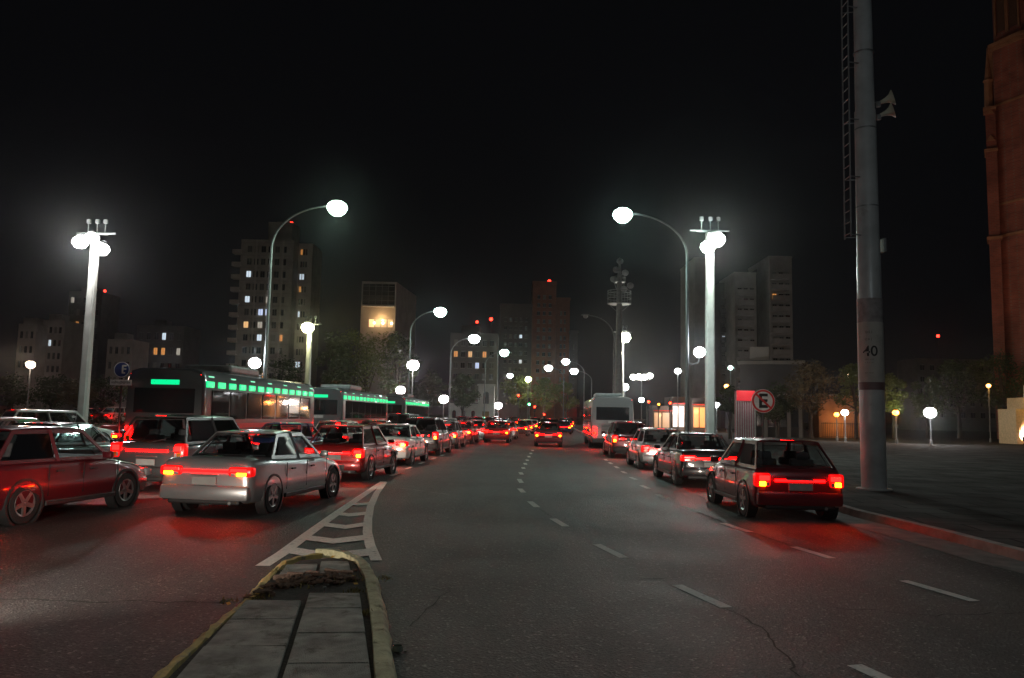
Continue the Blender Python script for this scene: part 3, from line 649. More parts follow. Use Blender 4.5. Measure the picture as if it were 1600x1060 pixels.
signal('amber traffic light between two red ones near the lit shops', 1029, 632, 98, 'amber')
signal('red traffic light in front of the lit shops', 1047, 630, 98, 'red')

# ------------------------------------------------------------------ buildings
W_DARK = mat('dark_window', (.012, .014, .018), .12, spec=.7, var=0)
def wlit(c, s): return emit('lit_window_%d_%d_%d' % (c[0]*100, c[2]*100, s*10), c, s, (.3, .3, .3))
WARM = (1, .55, .22); COOL = (.75, .88, 1); ORNG = (1, .38, .08)
def building(name, label, foot, ztop, wallm, rows=(), lits=(), group='buildings behind the avenue', cat='building', floors=0, bands=True, face=(0, 1)):
    """foot: list of (x, y) counter-clockwise from front left; windows laid on the wall foot[face0]-foot[face1]"""
    c = Vector((sum(p[0] for p in foot)/len(foot), sum(p[1] for p in foot)/len(foot), 0)); root = empty(name, (c.x, c.y, 0))
    F_ = [(p[0]-c.x, p[1]-c.y) for p in foot]
    MB().prism(F_, 0, ztop).build('wall', wallm, root)
    zt = ztop if not hasattr(ztop, '__len__') else min(ztop)
    return root, F_, zt
wallsill = mat('sill_concrete', (.25, .24, .22), .8)
WR = random.Random(91); BL = {}
BLA = mat('drawn_blind', (.20, .18, .15), .8); BLB = mat('half_curtain', (.07, .065, .06), .7)
def windows(root, A, B, z0, z1, nx, nz, fx=.55, fz=.5, lit=(), protos=None, frame=True, gm=None):
    """grid of windows proud of the wall from A to B (local xy)"""
    A = Vector((A[0], A[1], 0)); B = Vector((B[0], B[1], 0)); t = (B-A); L = t.length; t.normalize(); nrm = Vector((t.y, -t.x, 0))
    sx = L/nx; sz = (z1-z0)/nz; lit = dict(lit); proto = None; an = math.atan2(t.y, t.x)
    for j in range(nz):
        for i in range(nx):
            p = A + t*sx*(i+.5) + nrm*.02; p.z = z0+sz*(j+.5)
            if proto is None:
                fr = MB(); w_, h_ = sx*fx, sz*fz; fr.box((0, .01, -h_/2-.06), (w_+.2, .24, .1)).box((0, .0, h_/2+.05), (w_+.1, .12, .08)); fr = fr.build('window', wallsill)
                MB().box((0, .0, 0), (w_, .08, h_)).build('pane', W_DARK, fr); MB().box((0, -.05, 0), (.06, .04, h_)).build('mullion', M_GREY, fr)
                proto = fr; f2 = fr; ch = list(fr.children); fr.parent = root
            else:
                f2 = proto.copy(); COL.objects.link(f2); f2.parent = root
                last_ch = []
                for c_ in proto_ch0: c2 = c_.copy(); COL.objects.link(c2); c2.parent = f2; last_ch.append(c2)
            if proto is f2:
                proto_ch = [o_ for o_ in bpy.data.objects if o_.parent is fr]; proto_ch0 = [o_.copy() for o_ in proto_ch]
            f2.location = p; f2.rotation_euler = (0, 0, an)
            if (i, j) not in lit and WR.random() < .34:
                ps = [o_ for o_ in (proto_ch if f2 is proto else [x_ for x_ in last_ch if x_.parent is f2]) if o_.name.startswith('pane')]
                if ps:
                    key = proto.name+str(WR.randrange(2))
                    if key not in BL: BL[key] = ps[0].data.copy(); BL[key].materials[0] = [BLA, BLB][int(key[-1])]
                    ps[0].data = BL[key]
            if (i, j) in lit:
                pane = [o_ for o_ in (proto_ch if f2 is proto else f2.children) if o_.name.startswith('pane')]
                if f2 is proto or not pane: pane = [o_ for o_ in bpy.data.objects if o_.parent is f2 and o_.name.startswith('pane')]
                pane[0].material_slots  # share the mesh, own material on the object
                ps = pane[0]; ps.data = ps.data.copy(); ps.data.materials[0] = lit[(i, j)]
M_T1 = mat('tower_render', (.30, .27, .235), .85, var=.2, scale=.4, stain=((.19, .17, .15), .6, .6))
M_T2 = mat('pale_render', (.36, .32, .28), .85, var=.15, scale=.4)
M_T3 = mat('brown_brick', (.25, .10, .06), .9, var=.25, scale=.5)
M_T4 = mat('grey_render', (.26, .235, .215), .9, var=.2, scale=.4)
M_T5 = mat('dark_render', (.11, .10, .095), .9, var=.2, scale=.4)
def beacon(root, p, h=2.0, r=.35):
    mb = MB().tube([(p[0], p[1], p[2]), (p[0], p[1], p[2]+h)], .08, 6).build('antenna', M_DARK, root)
    MB().ico((p[0], p[1], p[2]+h), r, 2).build('beacon', E_BEAC, mb, smooth=80)
def footpx(xs, d, depth):
    a, b_ = basex(xs[0], d), basex(xs[1], d); return [(a, d), (b_, d), (b_, d+depth), (a, d+depth)]
def flood(label, x, y, z, tgt, power, col, size=100, rad=.3):
    root = empty('ground_floodlight', (x, y, z)); dv = (Vector(tgt)-Vector((x, y, z+.5))).normalized()
    q = dv.to_track_quat('-Z', 'Y'); m3 = q.to_matrix()
    MB().box((0, 0, .06), (.4, .3, .12), bevel=.02).tube([(0, 0, .1), (0, 0, .4)], .03, 6).build('base', M_DARK, root)
    hd = MB().box((0, 0, .5), (.5, .4, .2), m3, .03).build('head', M_DARK, root)
    gl = MB().box(Vector((0, 0, .5))+dv*.12, (.42, .32, .02), m3).build('glass', emit('flood_glass_%d_%d' % (col[1]*100, col[2]*100), col, 6), hd)
    l = lamp_light(root, Vector((0, 0, .5))+dv*.3, power, col, rad, size); l.rotation_euler = q.to_euler()
    tag(root, label, 'floodlight', 'hidden ground floodlights at the feet of the towers'); return root

# apartment tower, left
d = 220; f = footpx((362, 446), d, 16); xR = basex(478, d+6)
zt = topz(f[0][0], d, 374)
root, F_, _ = building('apartment_tower', '', f, zt, M_T1)
tag(root, 'tall concrete apartment tower with scattered lit windows left of centre', 'apartment building', 'buildings behind the avenue')
cx_, cy_ = root.location.x, root.location.y
MB().prism([(F_[1][0]+.02, F_[1][1]+5), (xR-cx_, F_[1][1]+5), (xR-cx_, F_[2][1]), (F_[1][0]+.02, F_[2][1])], 0, topz(xR, d+5, 381)).build('side_wing', M_T2, root)
p0, p1 = basex(404, d+4), basex(442, d+4)
MB().prism([(p0-cx_, F_[0][1]+4), (p1-cx_, F_[0][1]+4), (p1-cx_, F_[0][1]+12), (p0-cx_, F_[0][1]+12)], zt-.01, topz(p0, d+4, 347)).build('roof_house', M_T1, root)
MB().box(((p0+p1)/2-cx_, F_[0][1]+7, zt+5.6), (2.5, 4, 2.2)).build('water_tank', M_T5, root)
beacon(root, (basex(439, d+5)-cx_, F_[0][1]+6, topz(p1, d, 349)), 1.4, .5)
fl = 12; zz0 = 6
C1 = wlit(COOL, .9); C2 = wlit(WARM, .9); C3 = wlit(ORNG, .6); C4 = wlit((.6, .7, 1), .9); C5 = wlit((1, .9, .75), .35)
lit = {(0, 9): C1, (0, 7): C1, (0, 5): C2, (2, 6): C4, (3, 6): C4, (2, 5): C5, (2, 4): C1, (3, 7): C5, (5, 4): C3, (3, 1): C3, (1, 9): W_DARK}
windows(root, (F_[0][0]+1.6, F_[0][1]), (F_[1][0]-1.6, F_[1][1]), zz0, zt-1, 6, fl, .62, .48, lit)
windows(root, (F_[1][0]+.6, F_[1][1]+5), (xR-cx_-1.4, F_[1][1]+5), zz0, topz(xR, d+5, 385), 3, fl, .6, .45, {(0, 11): C3, (0, 9): C1, (1, 9): C1, (0, 8): C3, (0, 6): C1, (0, 2): C1, (1, 2): C1})
for j in range(fl):
    z = zz0+(zt-1-zz0)/fl*j+.5
    bb = MB().box((F_[0][0]-.9, F_[0][1]+.6, z), (2.6, 2.6, .22)); bb = bb.build('balcony', M_T2, root)
    MB().box((F_[0][0]-.9, F_[0][1]-.66, z+.58), (2.6, .08, .95)).build('parapet', M_T2, bb)
mb = MB()
for x in (.30, .62, .80): 
    xx = F_[0][0]+(F_[1][0]-F_[0][0])*x; mb.box((xx, F_[0][1]-.12, zt/2), (.5, .24, zt-.2))
mb.build('pilaster', M_T2, root)
mb = MB()
for j in range(fl+1): mb.box(((F_[0][0]+F_[1][0])/2, F_[0][1]-.06, zz0+(zt-1-zz0)/fl*j), (F_[1][0]-F_[0][0]-.1, .1, .22))
mb.build('floor_band', M_T4, root)
# glass fronted block with slanted side
d = 180; A = (basex(557, d), d); B_ = (basex(612, d), d); C_ = (basex(644, d+21), d+21); D_ = (basex(590, d+21), d+21)
zt = topz(B_[0], d, 441)
root, F_, _ = building('office_block', '', [A, B_, C_, D_], zt, M_T2)
tag(root, 'office block with dark glass front and warm lit lower floor left of centre', 'office building', 'buildings behind the avenue')
zm, zl0, zl1 = topz(B_[0], d, 478), topz(B_[0], d, 512), topz(B_[0], d, 500)
gl = MB().box(((F_[0][0]+F_[1][0])/2, F_[0][1]-.05, (zm+zt)/2-.2), (F_[1][0]-F_[0][0]-.7, .14, zt-zm-.8)).build('glass_front', W_DARK, root)
mb = MB()
for k in range(1, 5): mb.box((F_[0][0]+.35+(F_[1][0]-F_[0][0]-.7)*k/5, F_[0][1]-.15, (zm+zt)/2-.2), (.06, .06, zt-zm-.8))
for k in range(1, 5): mb.box(((F_[0][0]+F_[1][0])/2, F_[0][1]-.16, zm+(zt-zm)*k/5), (F_[1][0]-F_[0][0]-.7, .06, .06))
mb.build('glazing_bar', M_GREY, gl)
MB().box((.5*(F_[0][0]+F_[1][0]), F_[0][1]-.3, zm-.3), (F_[1][0]-F_[0][0]-.8, .6, .14)).build('canopy', M_WHITE, root)
for k in range(4):
    x = F_[0][0]+2.6+k*1.45; MB().box((x, F_[0][1]-.04, (zl0+zl1)/2), (1.15, .1, zl1-zl0)).build('lit_window', wlit(WARM, 1.6 if k == 0 else .7), root)
for k in range(3):
    x = F_[0][0]+3.3+k*2.0; MB().ico((x, F_[0][1]-.5, zl0+.9), .28, 2).build('wall_lamp', emit('wall_lamp', (1, .75, .4), 8), root)
lamp_light(root, (0, F_[0][1]-1.5, zl1), 500, (1, .6, .25))
# brown towers, centre
d = 200
for nm, lb, xs, py, m, dp, nx, nz, lit in [
    ('apartment_tower', 'narrow brown brick tower with red beacon right of centre', (829, 866), 443, M_T3, 14, 3, 13, {}),
    ('apartment_tower', 'brown brick block joined right of the beacon tower', (866.5, 888), 466, M_T3, 14, 2, 11, {}),
    ('apartment_tower', 'low grey block at the right foot of the brown towers', (889, 901), 520, M_T5, 12, 1, 6, {}),
    ('apartment_tower', 'dark grey tower with one white lit window left of the brown tower', (778, 828), 478, M_T5, 12, 5, 10, {(3, 7): C1, (3, 4): 0})]:
    f = footpx(xs, d+(3 if xs[0] in (866.5,) else 0), dp); zt = topz(f[0][0], d, py)
    root, F_, _ = building(nm, '', f, zt, m); tag(root, lb, 'apartment building', 'buildings behind the avenue')
    lit = {k: (v if v else wlit((.9, .95, 1), .8)) for k, v in lit.items()}
    windows(root, (F_[0][0]+.8, F_[0][1]), (F_[1][0]-.8, F_[1][1]), 6, zt-2.5, nx, nz, .5, .42, lit)
    mb = MB()
    for k in range(nx+1): mb.box((F_[0][0]+.5+(F_[1][0]-F_[0][0]-1)*k/nx, F_[0][1]-.15, zt/2), (.35, .3, zt-.3))
    mb.build('pilaster', m, root); MB().box(((F_[0][0]+F_[1][0])/2, 0, zt+.3), (F_[1][0]-F_[0][0]+.3, dp+.3, .6)).build('cornice', m, root)
    if xs[0] == 829: beacon(root, (1.5, 0, zt+.5), 1.3, .45)
# mid left block
d = 170; f = footpx((700, 775), d, 12); zt = topz(f[0][0], d, 520)
root, F_, _ = building('apartment_block', '', f, zt, M_T5); tag(root, 'dark apartment block with three small orange windows behind the white house', 'apartment building', 'buildings behind the avenue')
windows(root, (F_[0][0]+.5, F_[0][1]), (F_[1][0]-.5, F_[1][1]), 4, zt-1, 6, 6, .5, .5, {(0, 4): C3, (2, 4): wlit(WARM, .7), (4, 4): C3, (3, 3): C4})
MB().prism([(F_[0][0]+2, 0), (F_[0][0]+6, 0), (F_[0][0]+6, 4), (F_[0][0]+2, 4)], zt-.01, zt+2.4).build('roof_house', M_T5, root)
beacon(root, (F_[0][0]+5.4, 1, zt+2.3), 1.0, .3); beacon(root, (F_[0][0]+8.6, 1, zt), 4.0, .38)
# right group
M_RB = M_T4
specs = [('concrete slab tower behind the thick white floodlight post', (1086, 1108), 165, 405, M_T4, 14, 0, 0, {}),
         ('dark block with a row of small white windows right of the slab tower', (1126, 1149), 168, 445, M_T5, 12, 3, 12, {(1, 9): C1, (0, 7): C1, (1, 7): C1, (1, 3): C4}),
         ('balconied apartment block in the middle of the right group', (1150, 1184), 160, 428, M_T4, 12, 3, 12, {(2, 5): C3, (1, 1): C3}),
         ('plain dark apartment block between the balconied ones', (1185, 1204), 166, 424, M_T5, 12, 0, 0, {}),
         ('right hand apartment block with stacked round fronted balconies', (1205, 1241), 158, 403, M_T4, 14, 3, 13, {(0, 10): C3})]
for lb, xs, d, py, m, dp, nx, nz, lit in specs:
    f = footpx(xs, d, dp); zt = topz(f[0][0], d, py); root, F_, _ = building('apartment_block', '', f, zt, m); tag(root, lb, 'apartment building', 'buildings behind the avenue')
    if nx:
        windows(root, (F_[0][0]+.3, F_[0][1]), (F_[1][0]-.3, F_[1][1]), 4, zt-2.5, nx, nz, .6, .5, lit)
        for j in range(nz):
            z = 4+(zt-6.5)/nz*j+.2; bb = MB().box((F_[0][0]+(F_[1][0]-F_[0][0])*.42, F_[0][1]-.6, z), ((F_[1][0]-F_[0][0])*.75, 1.2, .2)).build('balcony', m, root)
            MB().box((F_[0][0]+(F_[1][0]-F_[0][0])*.42, F_[0][1]-1.22, z+.55), ((F_[1][0]-F_[0][0])*.75, .1, .9)).build('parapet', m, bb)
    MB().box(((F_[0][0]+F_[1][0])/2, 0, zt+.2), (F_[1][0]-F_[0][0]+.2, dp, .4)).build('parapet', m, root)
# left low blocks
for lb, xs, d, py, m, nx, nz, lit in [('pale low block at the far left skyline', (18, 46), 210, 506, M_T2, 3, 5, {}), ('pale low block left of the pale floodlight post', (56, 90), 215, 500, M_T2, 4, 6, {(1, 4): C1}),
        ('tall dark block behind the pale floodlight post with faint orange windows', (94, 146), 260, 455, M_T5, 5, 9, {(0, 8): C5, (1, 6): C3, (3, 8): C3, (2, 3): C3}),
        ('low block with a small bright window right of the pale floodlight post', (160, 200), 220, 530, M_T2, 4, 4, {}),
        ('dark stepped block left of the apartment tower', (205, 280), 230, 508, M_T5, 6, 5, {(3, 4): C1, (2, 3): C3, (3, 3): C3, (5, 3): C5})]:
    f = footpx(xs, d, 12); zt = topz(f[0][0], d, py); root, F_, _ = building('apartment_block', '', f, zt, m); tag(root, lb, 'apartment building', 'buildings behind the avenue')
    windows(root, (F_[0][0]+.3, F_[0][1]), (F_[1][0]-.3, F_[1][1]), 3, zt-1, nx, nz, .45, .45, lit)
    MB().box(((F_[0][0]+F_[1][0])/2-2, 0, zt+1), (3.5, 4, 2.2)).build('roof_house', m, root)
    if xs[0] == 94: beacon(root, (3.2, 0, zt), 1.2, .4)
# white arched house
d = 140; xa, xb = basex(746, d), basex(771, d); zt = topz(xa, d, 600)
M_WH = mat('white_stucco', (.60, .57, .52), .8, var=.12, scale=1)
root, F_, _ = building('white_house', '', [(xa, d), (xb, d), (xb, d+7), (xa, d+7)], zt, M_WH); tag(root, 'small white stucco house with a tall arched window in the centre', 'house', 'buildings behind the avenue')
MB().box((0, -3.5, zt-.2), (xb-xa+.4, .6, .3)).box((0, -3.5, zt*.5), (xb-xa+.2, .3, .16)).build('cornice', M_WH, root)
def arch(root, x, y, z0, z1, w, m, name='arched_window', th=.12):
    pts = [(x-w/2, z0), (x+w/2, z0)] + [(x+w/2*math.cos(a), z1-w/2+w/2*math.sin(a)) for a in [k*math.pi/8 for k in range(9)]]
    mb = MB(); fr = [mb.b.verts.new((p[0], y-th, p[1])) for p in pts]; bk = [mb.b.verts.new((p[0], y+.05, p[1])) for p in pts]
    mb.b.faces.new(fr)
    for i in range(len(pts)): mb.b.faces.new((fr[i], fr[(i+1) % len(pts)], bk[(i+1) % len(pts)], bk[i]))
    return mb.build(name, m, root)
arch(root, 0, -3.5, zt*.52, zt*.82, 1.0, W_DARK); MB().box((0, -3.55, 1.3), (1.2, .16, 2.4)).build('door', mat('ochre_door', (.2, .13, .04), .7), root)
xl = basex(700, d); MB().prism([(xl-root.location.x, -3), (F_[0][0]-.02, -3), (F_[0][0]-.02, 3), (xl-root.location.x, 3)], 0, topz(xl, d, 630)).build('side_wing', M_WH, root)
for k in range(3): arch(root, xl-root.location.x+1.0+k*1.7, -3, 1.2, 2.6, .7, W_DARK)
# lit shops right
d = 122
for lb, xs, py, col, s in [('small shop with bright white and red front lit at night', (1050, 1070), 620, (1, .85, .75), 2.2), ('orange lit shop front beside the thick white post', (1082, 1103), 622, (1, .32, .06), 1.3), ('low dark shop row with a thin lit canopy', (1020, 1048), 634, (1, .5, .2), .5)]:
    f = footpx(xs, d, 6); zt = topz(f[0][0], d, py); root, F_, _ = building('shop', '', f, zt, M_T5); tag(root, lb, 'shop', 'lit shops beyond the right pavement')
    wd_ = F_[1][0]-F_[0][0]
    for k in range(2): MB().box((F_[0][0]+wd_*(.27+.46*k), -3.04, zt*.42), (wd_*.38, .12, zt*.6)).build('shop_window', wlit(col, s), root)
    MB().box((0, -3.6, zt*.8), (wd_, 1.2, .14)).build('canopy', mat('red_canopy', (.4, .03, .03), .6), root)
    lamp_light(root, (0, -5, zt*.6), 250*s, col)
# slatted kiosk
d = 62; xa, xb = basex(1151, d), basex(1180, d); zt = topz(xa, d, 613)
ks = empty('slatted_kiosk', ((xa+xb)/2, d, .13)); tag(ks, 'small kiosk of white vertical slats with a red top beside the no parking sign', 'kiosk'); hw = (xb-xa)/2
MB().box((0, .4, zt/2), (hw*2-.1, .6, zt-.1)).build('core', mat('pink_board', (.5, .25, .28), .7), ks)
mb = MB()
for k in range(9): mb.box((-hw+hw*2*k/8, 0, zt*.42), (.05, .06, zt*.8))
mb.box((0, 0, .1), (hw*2, .08, .1)).box((0, 0, zt*.8), (hw*2, .08, .08)).build('slat', M_WHITE, ks)
MB().box((0, -.06, zt*.9), (hw*2, .1, zt*.2), bevel=.02).build('sign_board', emit('red_signboard', (1, .05, .07), .5, (.4, .03, .03)), ks)
lamp_light(ks, (0, -1.0, zt+.4), 60, (1, .8, .8), .1)
# classical building at right with orange lit wall
d = 84; f = footpx((1184, 1278), d, 10); zt = topz(f[0][0], d, 562)
root, F_, _ = building('classical_building', '', f, zt, M_T5); tag(root, 'dark two storey classical building with tall pilasters behind the no parking sign', 'building', 'buildings behind the avenue'); root.rotation_euler = (0, 0, R(-19))
MB().box((0, -5.2, zt-.3), (F_[1][0]-F_[0][0]+.5, .8, .35)).box((0, -5.1, zt*.55), (F_[1][0]-F_[0][0]+.2, .4, .25)).build('cornice', M_T2, root)
for k in range(6): MB().box((F_[0][0]+.3+k*(F_[1][0]-F_[0][0]-.6)/5, -5.12, zt*.27), (.35, .3, zt*.53)).build('pilaster', M_T2, root)
for k in range(5): arch(root, F_[0][0]+.9+k*(F_[1][0]-F_[0][0]-.6)/5, -5, 1.2, zt*.48, .7, W_DARK)
MB().prism([(F_[0][0]+1, -4), (F_[0][0]+3, -4), (F_[0][0]+3, -2), (F_[0][0]+1, -2)], zt, topz(f[0][0], d, 540)).build('turret', M_T2, root)
f = footpx((1280, 1347), 88, 3); zt = topz(f[0][0], 88, 618); root, F_, _ = building('garden_wall', '', f, zt, mat('ochre_wall', (.40, .22, .10), .8, var=.25, scale=1)); tag(root, 'low ochre wall glowing orange behind the bare tree trunks', 'wall')
MB().box((0, -1.5, zt+.05), (F_[1][0]-F_[0][0]+.2, .5, .14)).build('coping', M_T2, root)
mb = MB()
for k in range(24): mb.box((F_[0][0]+.1+k*(F_[1][0]-F_[0][0]-.2)/23, -2.1, .9), (.04, .04, 1.8))
mb.box((0, -2.1, 1.7), (F_[1][0]-F_[0][0], .04, .05)).box((0, -2.1, .25), (F_[1][0]-F_[0][0], .04, .05)).build('railing', M_DARK, root)
lamp_light(root, (F_[0][0]+2, -3.2, 1.6), 130, (1, .4, .10)); 
# far dark skyline at the right with a beacon
f = footpx((1436, 1560), 230, 12); zt = topz(f[0][0], 230, 560); root, F_, _ = building('apartment_block', '', f, zt, M_T5); tag(root, 'low dark block with a red mast beacon left of the church', 'apartment building', 'buildings behind the avenue')
windows(root, F_[0], F_[1], 3, zt-1, 8, 5, .4, .45, {}); beacon(root, (basex(1488, 230)-root.location.x, 0, zt), topz(f[0][0], 230, 521)-zt, .45)
# church tower
M_BR = brick('church_brick', (.36, .085, .05), (.26, .06, .038), (.26, .14, .10), .55)
M_ST = mat('church_stone', (.34, .15, .075), .85, var=.2, scale=1)
d = 100; xb0 = basex(1566, d, 20); ch = empty('church_tower', (xb0, d, 0), R(-32)); tag(ch, 'tall red brick gothic church tower at the right edge', 'church')
def cz(py, x=1566): return topz(xb0, d, py)
z1, z2 = cz(168), cz(76); zT = cz(-160)
MB().prism([(0, 0), (3.2, -2.2), (12, -2.2), (14, 1), (14, 12), (0, 12)], 0, z2).build('wall', M_BR, ch)
MB().prism([(.25, .3), (3.2, -1.7), (12, -1.7), (14, 1), (14, 12), (.25, 12)], z2+.5, zT).build('belfry', M_BR, ch)
for zc, pr, hh in ((z2, .55, .5), (z2-.45, .3, .4), (z1, .18, .3), (cz(372), .3, .35), (cz(322), .2, .3)):
    mb = MB(); mb.prism([(-pr, -pr*.3), (3.2-pr*.4, -2.2-pr), (12.3, -2.2-pr), (14+pr, 1), (14+pr, 12), (-pr, 12)], zc, zc+hh); mb.build('string_course', M_ST, ch)
bt = MB(); bw = 1.25
bt.prism([(-bw, -1.0), (.02, -1.0), (.02, 1.6), (-bw, 1.6)], 0, cz(372)); bt.prism([(-bw-.0, -.9), (.015, -.9), (.015, 1.5), (-bw+.12, 1.5)], cz(372), cz(235)); bt.prism([(-bw+.12, -.7), (.01, -.7), (.01, 1.3), (-bw+.12, 1.3)], cz(235), cz(170)); bt.build('buttress', M_BR, ch)
mb = MB(); mb.box((-bw/2, -.05, cz(172)), (bw+.2, 2.4, .3)).box((-bw/2, .2, cz(237)), (bw+.3, 2.8, .35)).box((-bw/2, .2, cz(374)), (bw+.45, 3.1, .4)); mb.build('buttress_ledge', M_ST, ch)
pn = MB(); pz = cz(168); pt = cz(72)
pn.lathe([(.62, pz), (.55, pz+.2), (.5, pz+(pt-pz)*.42), (.66, pz+(pt-pz)*.45), (.42, pz+(pt-pz)*.5), (.02, pt), (0, pt)], 8, Matrix.Translation((-bw/2, .2, 0))); pn.build('pinnacle', M_ST, ch)
for k, (zz, s) in enumerate(((cz(180), .5), (cz(222), .5))):
    mb = MB(); v = [(-bw/2-s, -.97, zz), (-bw/2+s, -.97, zz), (-bw/2, -.97, zz+s*1.6)]; w2 = [(p[0], p[1]+.25, p[2]) for p in v]
    mb.poly(v); mb.poly(w2)
    for i in range(3): mb.poly([v[i], v[(i+1) % 3], w2[(i+1) % 3], w2[i]])
    mb.build('gablet', M_ST, ch)
# belfry lancets on the angled face
fa, fb = Vector((.25, .3, 0)), Vector((3.2, -1.7, 0)); t = (fb-fa).normalized(); nn = Vector((t.y, -t.x, 0))
for u in (.28, .75):
    c = fa.lerp(fb, u)
    mb = MB(); w3 = .5; H3 = zT-2
    for rr, off in ((w3, .1),):
        pr = [(-rr, z2+2), (rr, z2+2), (rr, z2+6.2), (rr*.5, z2+7.3), (0, z2+8.2), (-rr*.5, z2+7.3), (-rr, z2+6.2)]
        v = [c+t*p[0]+nn*off+Vector((0, 0, p[1])) for p in pr]; w2 = [q-nn*.3 for q in v]; mb.poly(v)
        for i in range(len(v)): mb.poly([v[i], v[(i+1) % len(v)], w2[(i+1) % len(v)], w2[i]])
    mb.build('lancet', mat('shadowed_louvre', (.10, .045, .025), .9), ch)  # plain dark brown panel for the louvres
    mb = MB(); e = .72
    pr = [(-e, z2+1.6), (-e, z2+6.3), (-e*.5, z2+7.6), (0, z2+9.0), (e*.5, z2+7.6), (e, z2+6.3), (e, z2+1.6)]
    mb.tube([c+t*p[0]+nn*.12+Vector((0, 0, p[1])) for p in pr], .12, 6); mb.build('lancet_frame', M_ST, ch)
# lit entrance block at church foot
p = G(1606, 662, .2); p = Vector((basex(1604, 72), 72, .2)); en = empty('church_stair', p); tag(en, 'amber lit stone stair block with railing at the church foot', 'steps')
zb_, zt_ = topz(p.x, 72, 640)-.2, topz(p.x, 72, 622)-.2
mb = MB().box((0, 0, zb_/2), (3.4, 2.6, zb_), bevel=.03).box((.5, .3, zt_/2), (2.4, 2.4, zt_), bevel=.03); mb.build('block', mat('pale_stone', (.55, .42, .24), .8, var=.2), en)
mb = MB()
for k in range(4): mb.tube([(-.55+k*.6, -.8, zt_), (-.55+k*.6, -.8, zt_+1.1)], .04, 6)
mb.tube([(-.55, -.8, zt_+1.1), (1.5, -.8, zt_+1.1)], .04, 6).tube([(-.55, -.8, zt_+.55), (1.5, -.8, zt_+.55)], .03, 6).build('railing', M_WHITE, en)
lamp_light(en, (-.8, -2.4, zt_+.8), 100, (1, .5, .08), .1)
MB().lathe([(0, -.1), (.12, -.08), (.14, .08), (0, .12)], 10, Matrix.Translation((-.8, -2.4, zt_+1.05))).tube([(-.8, -2.4, 0), (-.8, -2.4, zt_+.95)], .03, 6).build('stair_lamp', emit('stair_lamp', (1, .55, .12), 10), en)
# church floodlights, then ones added to brighten the towers, hidden by trees and shops
flood('floodlight on the pavement aimed up at the church tower', basex(1560, 74), 70, .2, (xb0+1, d, 14), 3600, (1, .58, .42), 95)
flood('second floodlight on the pavement aimed at the upper church tower', basex(1640, 70), 66, .2, (xb0+1, d, 38), 5200, (1, .55, .34), 60)
flood('added floodlight behind the park trees brightening the apartment tower', -62, 175, .3, (-68, 222, 26), 4300, (1, .84, .72), 110)
flood('added floodlight behind the park trees brightening the office block', -24, 150, .3, (-30, 182, 18), 2200, (1, .84, .75), 100)
flood('added floodlight behind the far crossing brightening the brown towers', 6, 172, .3, (10, 202, 20), 900, (1, .60, .48), 110)
flood('added floodlight behind the shops brightening the right apartment blocks', 50, 132, .3, (52, 164, 20), 1700, (1, .88, .78), 120)
flood('added floodlight in the park brightening the left low blocks', -116, 180, .3, (-116, 215, 12), 1700, (1, .85, .75), 120)

# ------------------------------------------------------------------ trees
def leaf_mesh(name, seed, rx, rz, n, ls, clumps, m, zc, droop=0.0):
    rnd = random.Random(seed); mb = MB(); C = []
    for _ in range(clumps):
        a = rnd.random()*6.283; u = rnd.uniform(-.9, 1); r = math.sqrt(max(0, 1-u*u))*rnd.uniform(.25, .95)
        C.append((Vector((rx*r*math.cos(a), rx*r*math.sin(a), zc+rz*u*.8)), rnd.uniform(.22, .42)*rx))
    for i in range(n):
        c, s = C[rnd.randrange(clumps)]; dv = Vector((rnd.gauss(0, 1), rnd.gauss(0, 1), rnd.gauss(0, .8))); dv = dv.normalized()*(rnd.random()**.45)*s
        p = c+dv; a = Vector((rnd.gauss(0, 1), rnd.gauss(0, 1), rnd.gauss(0, .6)-droop)).normalized(); b2 = a.cross(Vector((rnd.gauss(0, 1), rnd.gauss(0, 1), rnd.gauss(0, 1)))).normalized()
        l = ls*rnd.uniform(.6, 1.4); mb.poly([p-a*l, p-b2*l*.4, p+a*l, p+b2*l*.4])
    me = mb.b; return mb.build('crown', m, norm=False), C
def tree(label, px, d, toppy, wpx, seed, m, n=3500, trunk_h=None, ls=None, group='trees around the plaza', name='tree', clumps=26, low=0.25, cat='tree', droop=0):
    x = basex(px, d); H = topz(x, d, toppy); rx = wpx/2/F*d; root = empty(name, (x, d, .2)); zc = H*(1+low)/2; rz = H*(1-low)/2
    ls = ls or max(.10, .0018*d)
    cr, C = leaf_mesh('crown', seed, rx, rz, n, ls, clumps, m, zc, droop); cr.parent = root
    rnd = random.Random(seed); mb = MB(); r0 = max(.12, H*.022)
    mb.tube([(0, 0, 0), (rnd.uniform(-.1, .1), 0, H*.2), (rnd.uniform(-.2, .2), .1, H*.45), (rnd.uniform(-.3, .3), 0, H*.75)], [r0*1.3, r0, r0*.7, r0*.25], 8)
    for c, s in C[:10]: z0 = rnd.uniform(.2, .5)*H; mb.tube([(0, 0, z0), (c.x*.5, c.y*.5, (z0+c.z)/2+.1), tuple(c)], [r0*.5, r0*.3, r0*.1], 5)
    mb.build('trunk', mat('bark', (.06, .05, .04), .9, var=.3, scale=8, bump=.5, bscale=20), root, smooth=60)
    tag(root, label, cat, group); return root
M_L1 = mat('dark_foliage', (.045, .07, .02), .7, var=.4, scale=1.2); M_L2 = mat('olive_foliage', (.10, .125, .025), .7, var=.4, scale=1.2)
M_L3 = mat('bright_foliage', (.12, .15, .035), .7, var=.3, scale=1.5); M_L4 = mat('autumn_foliage', (.10, .075, .03), .7, var=.4, scale=1.2)
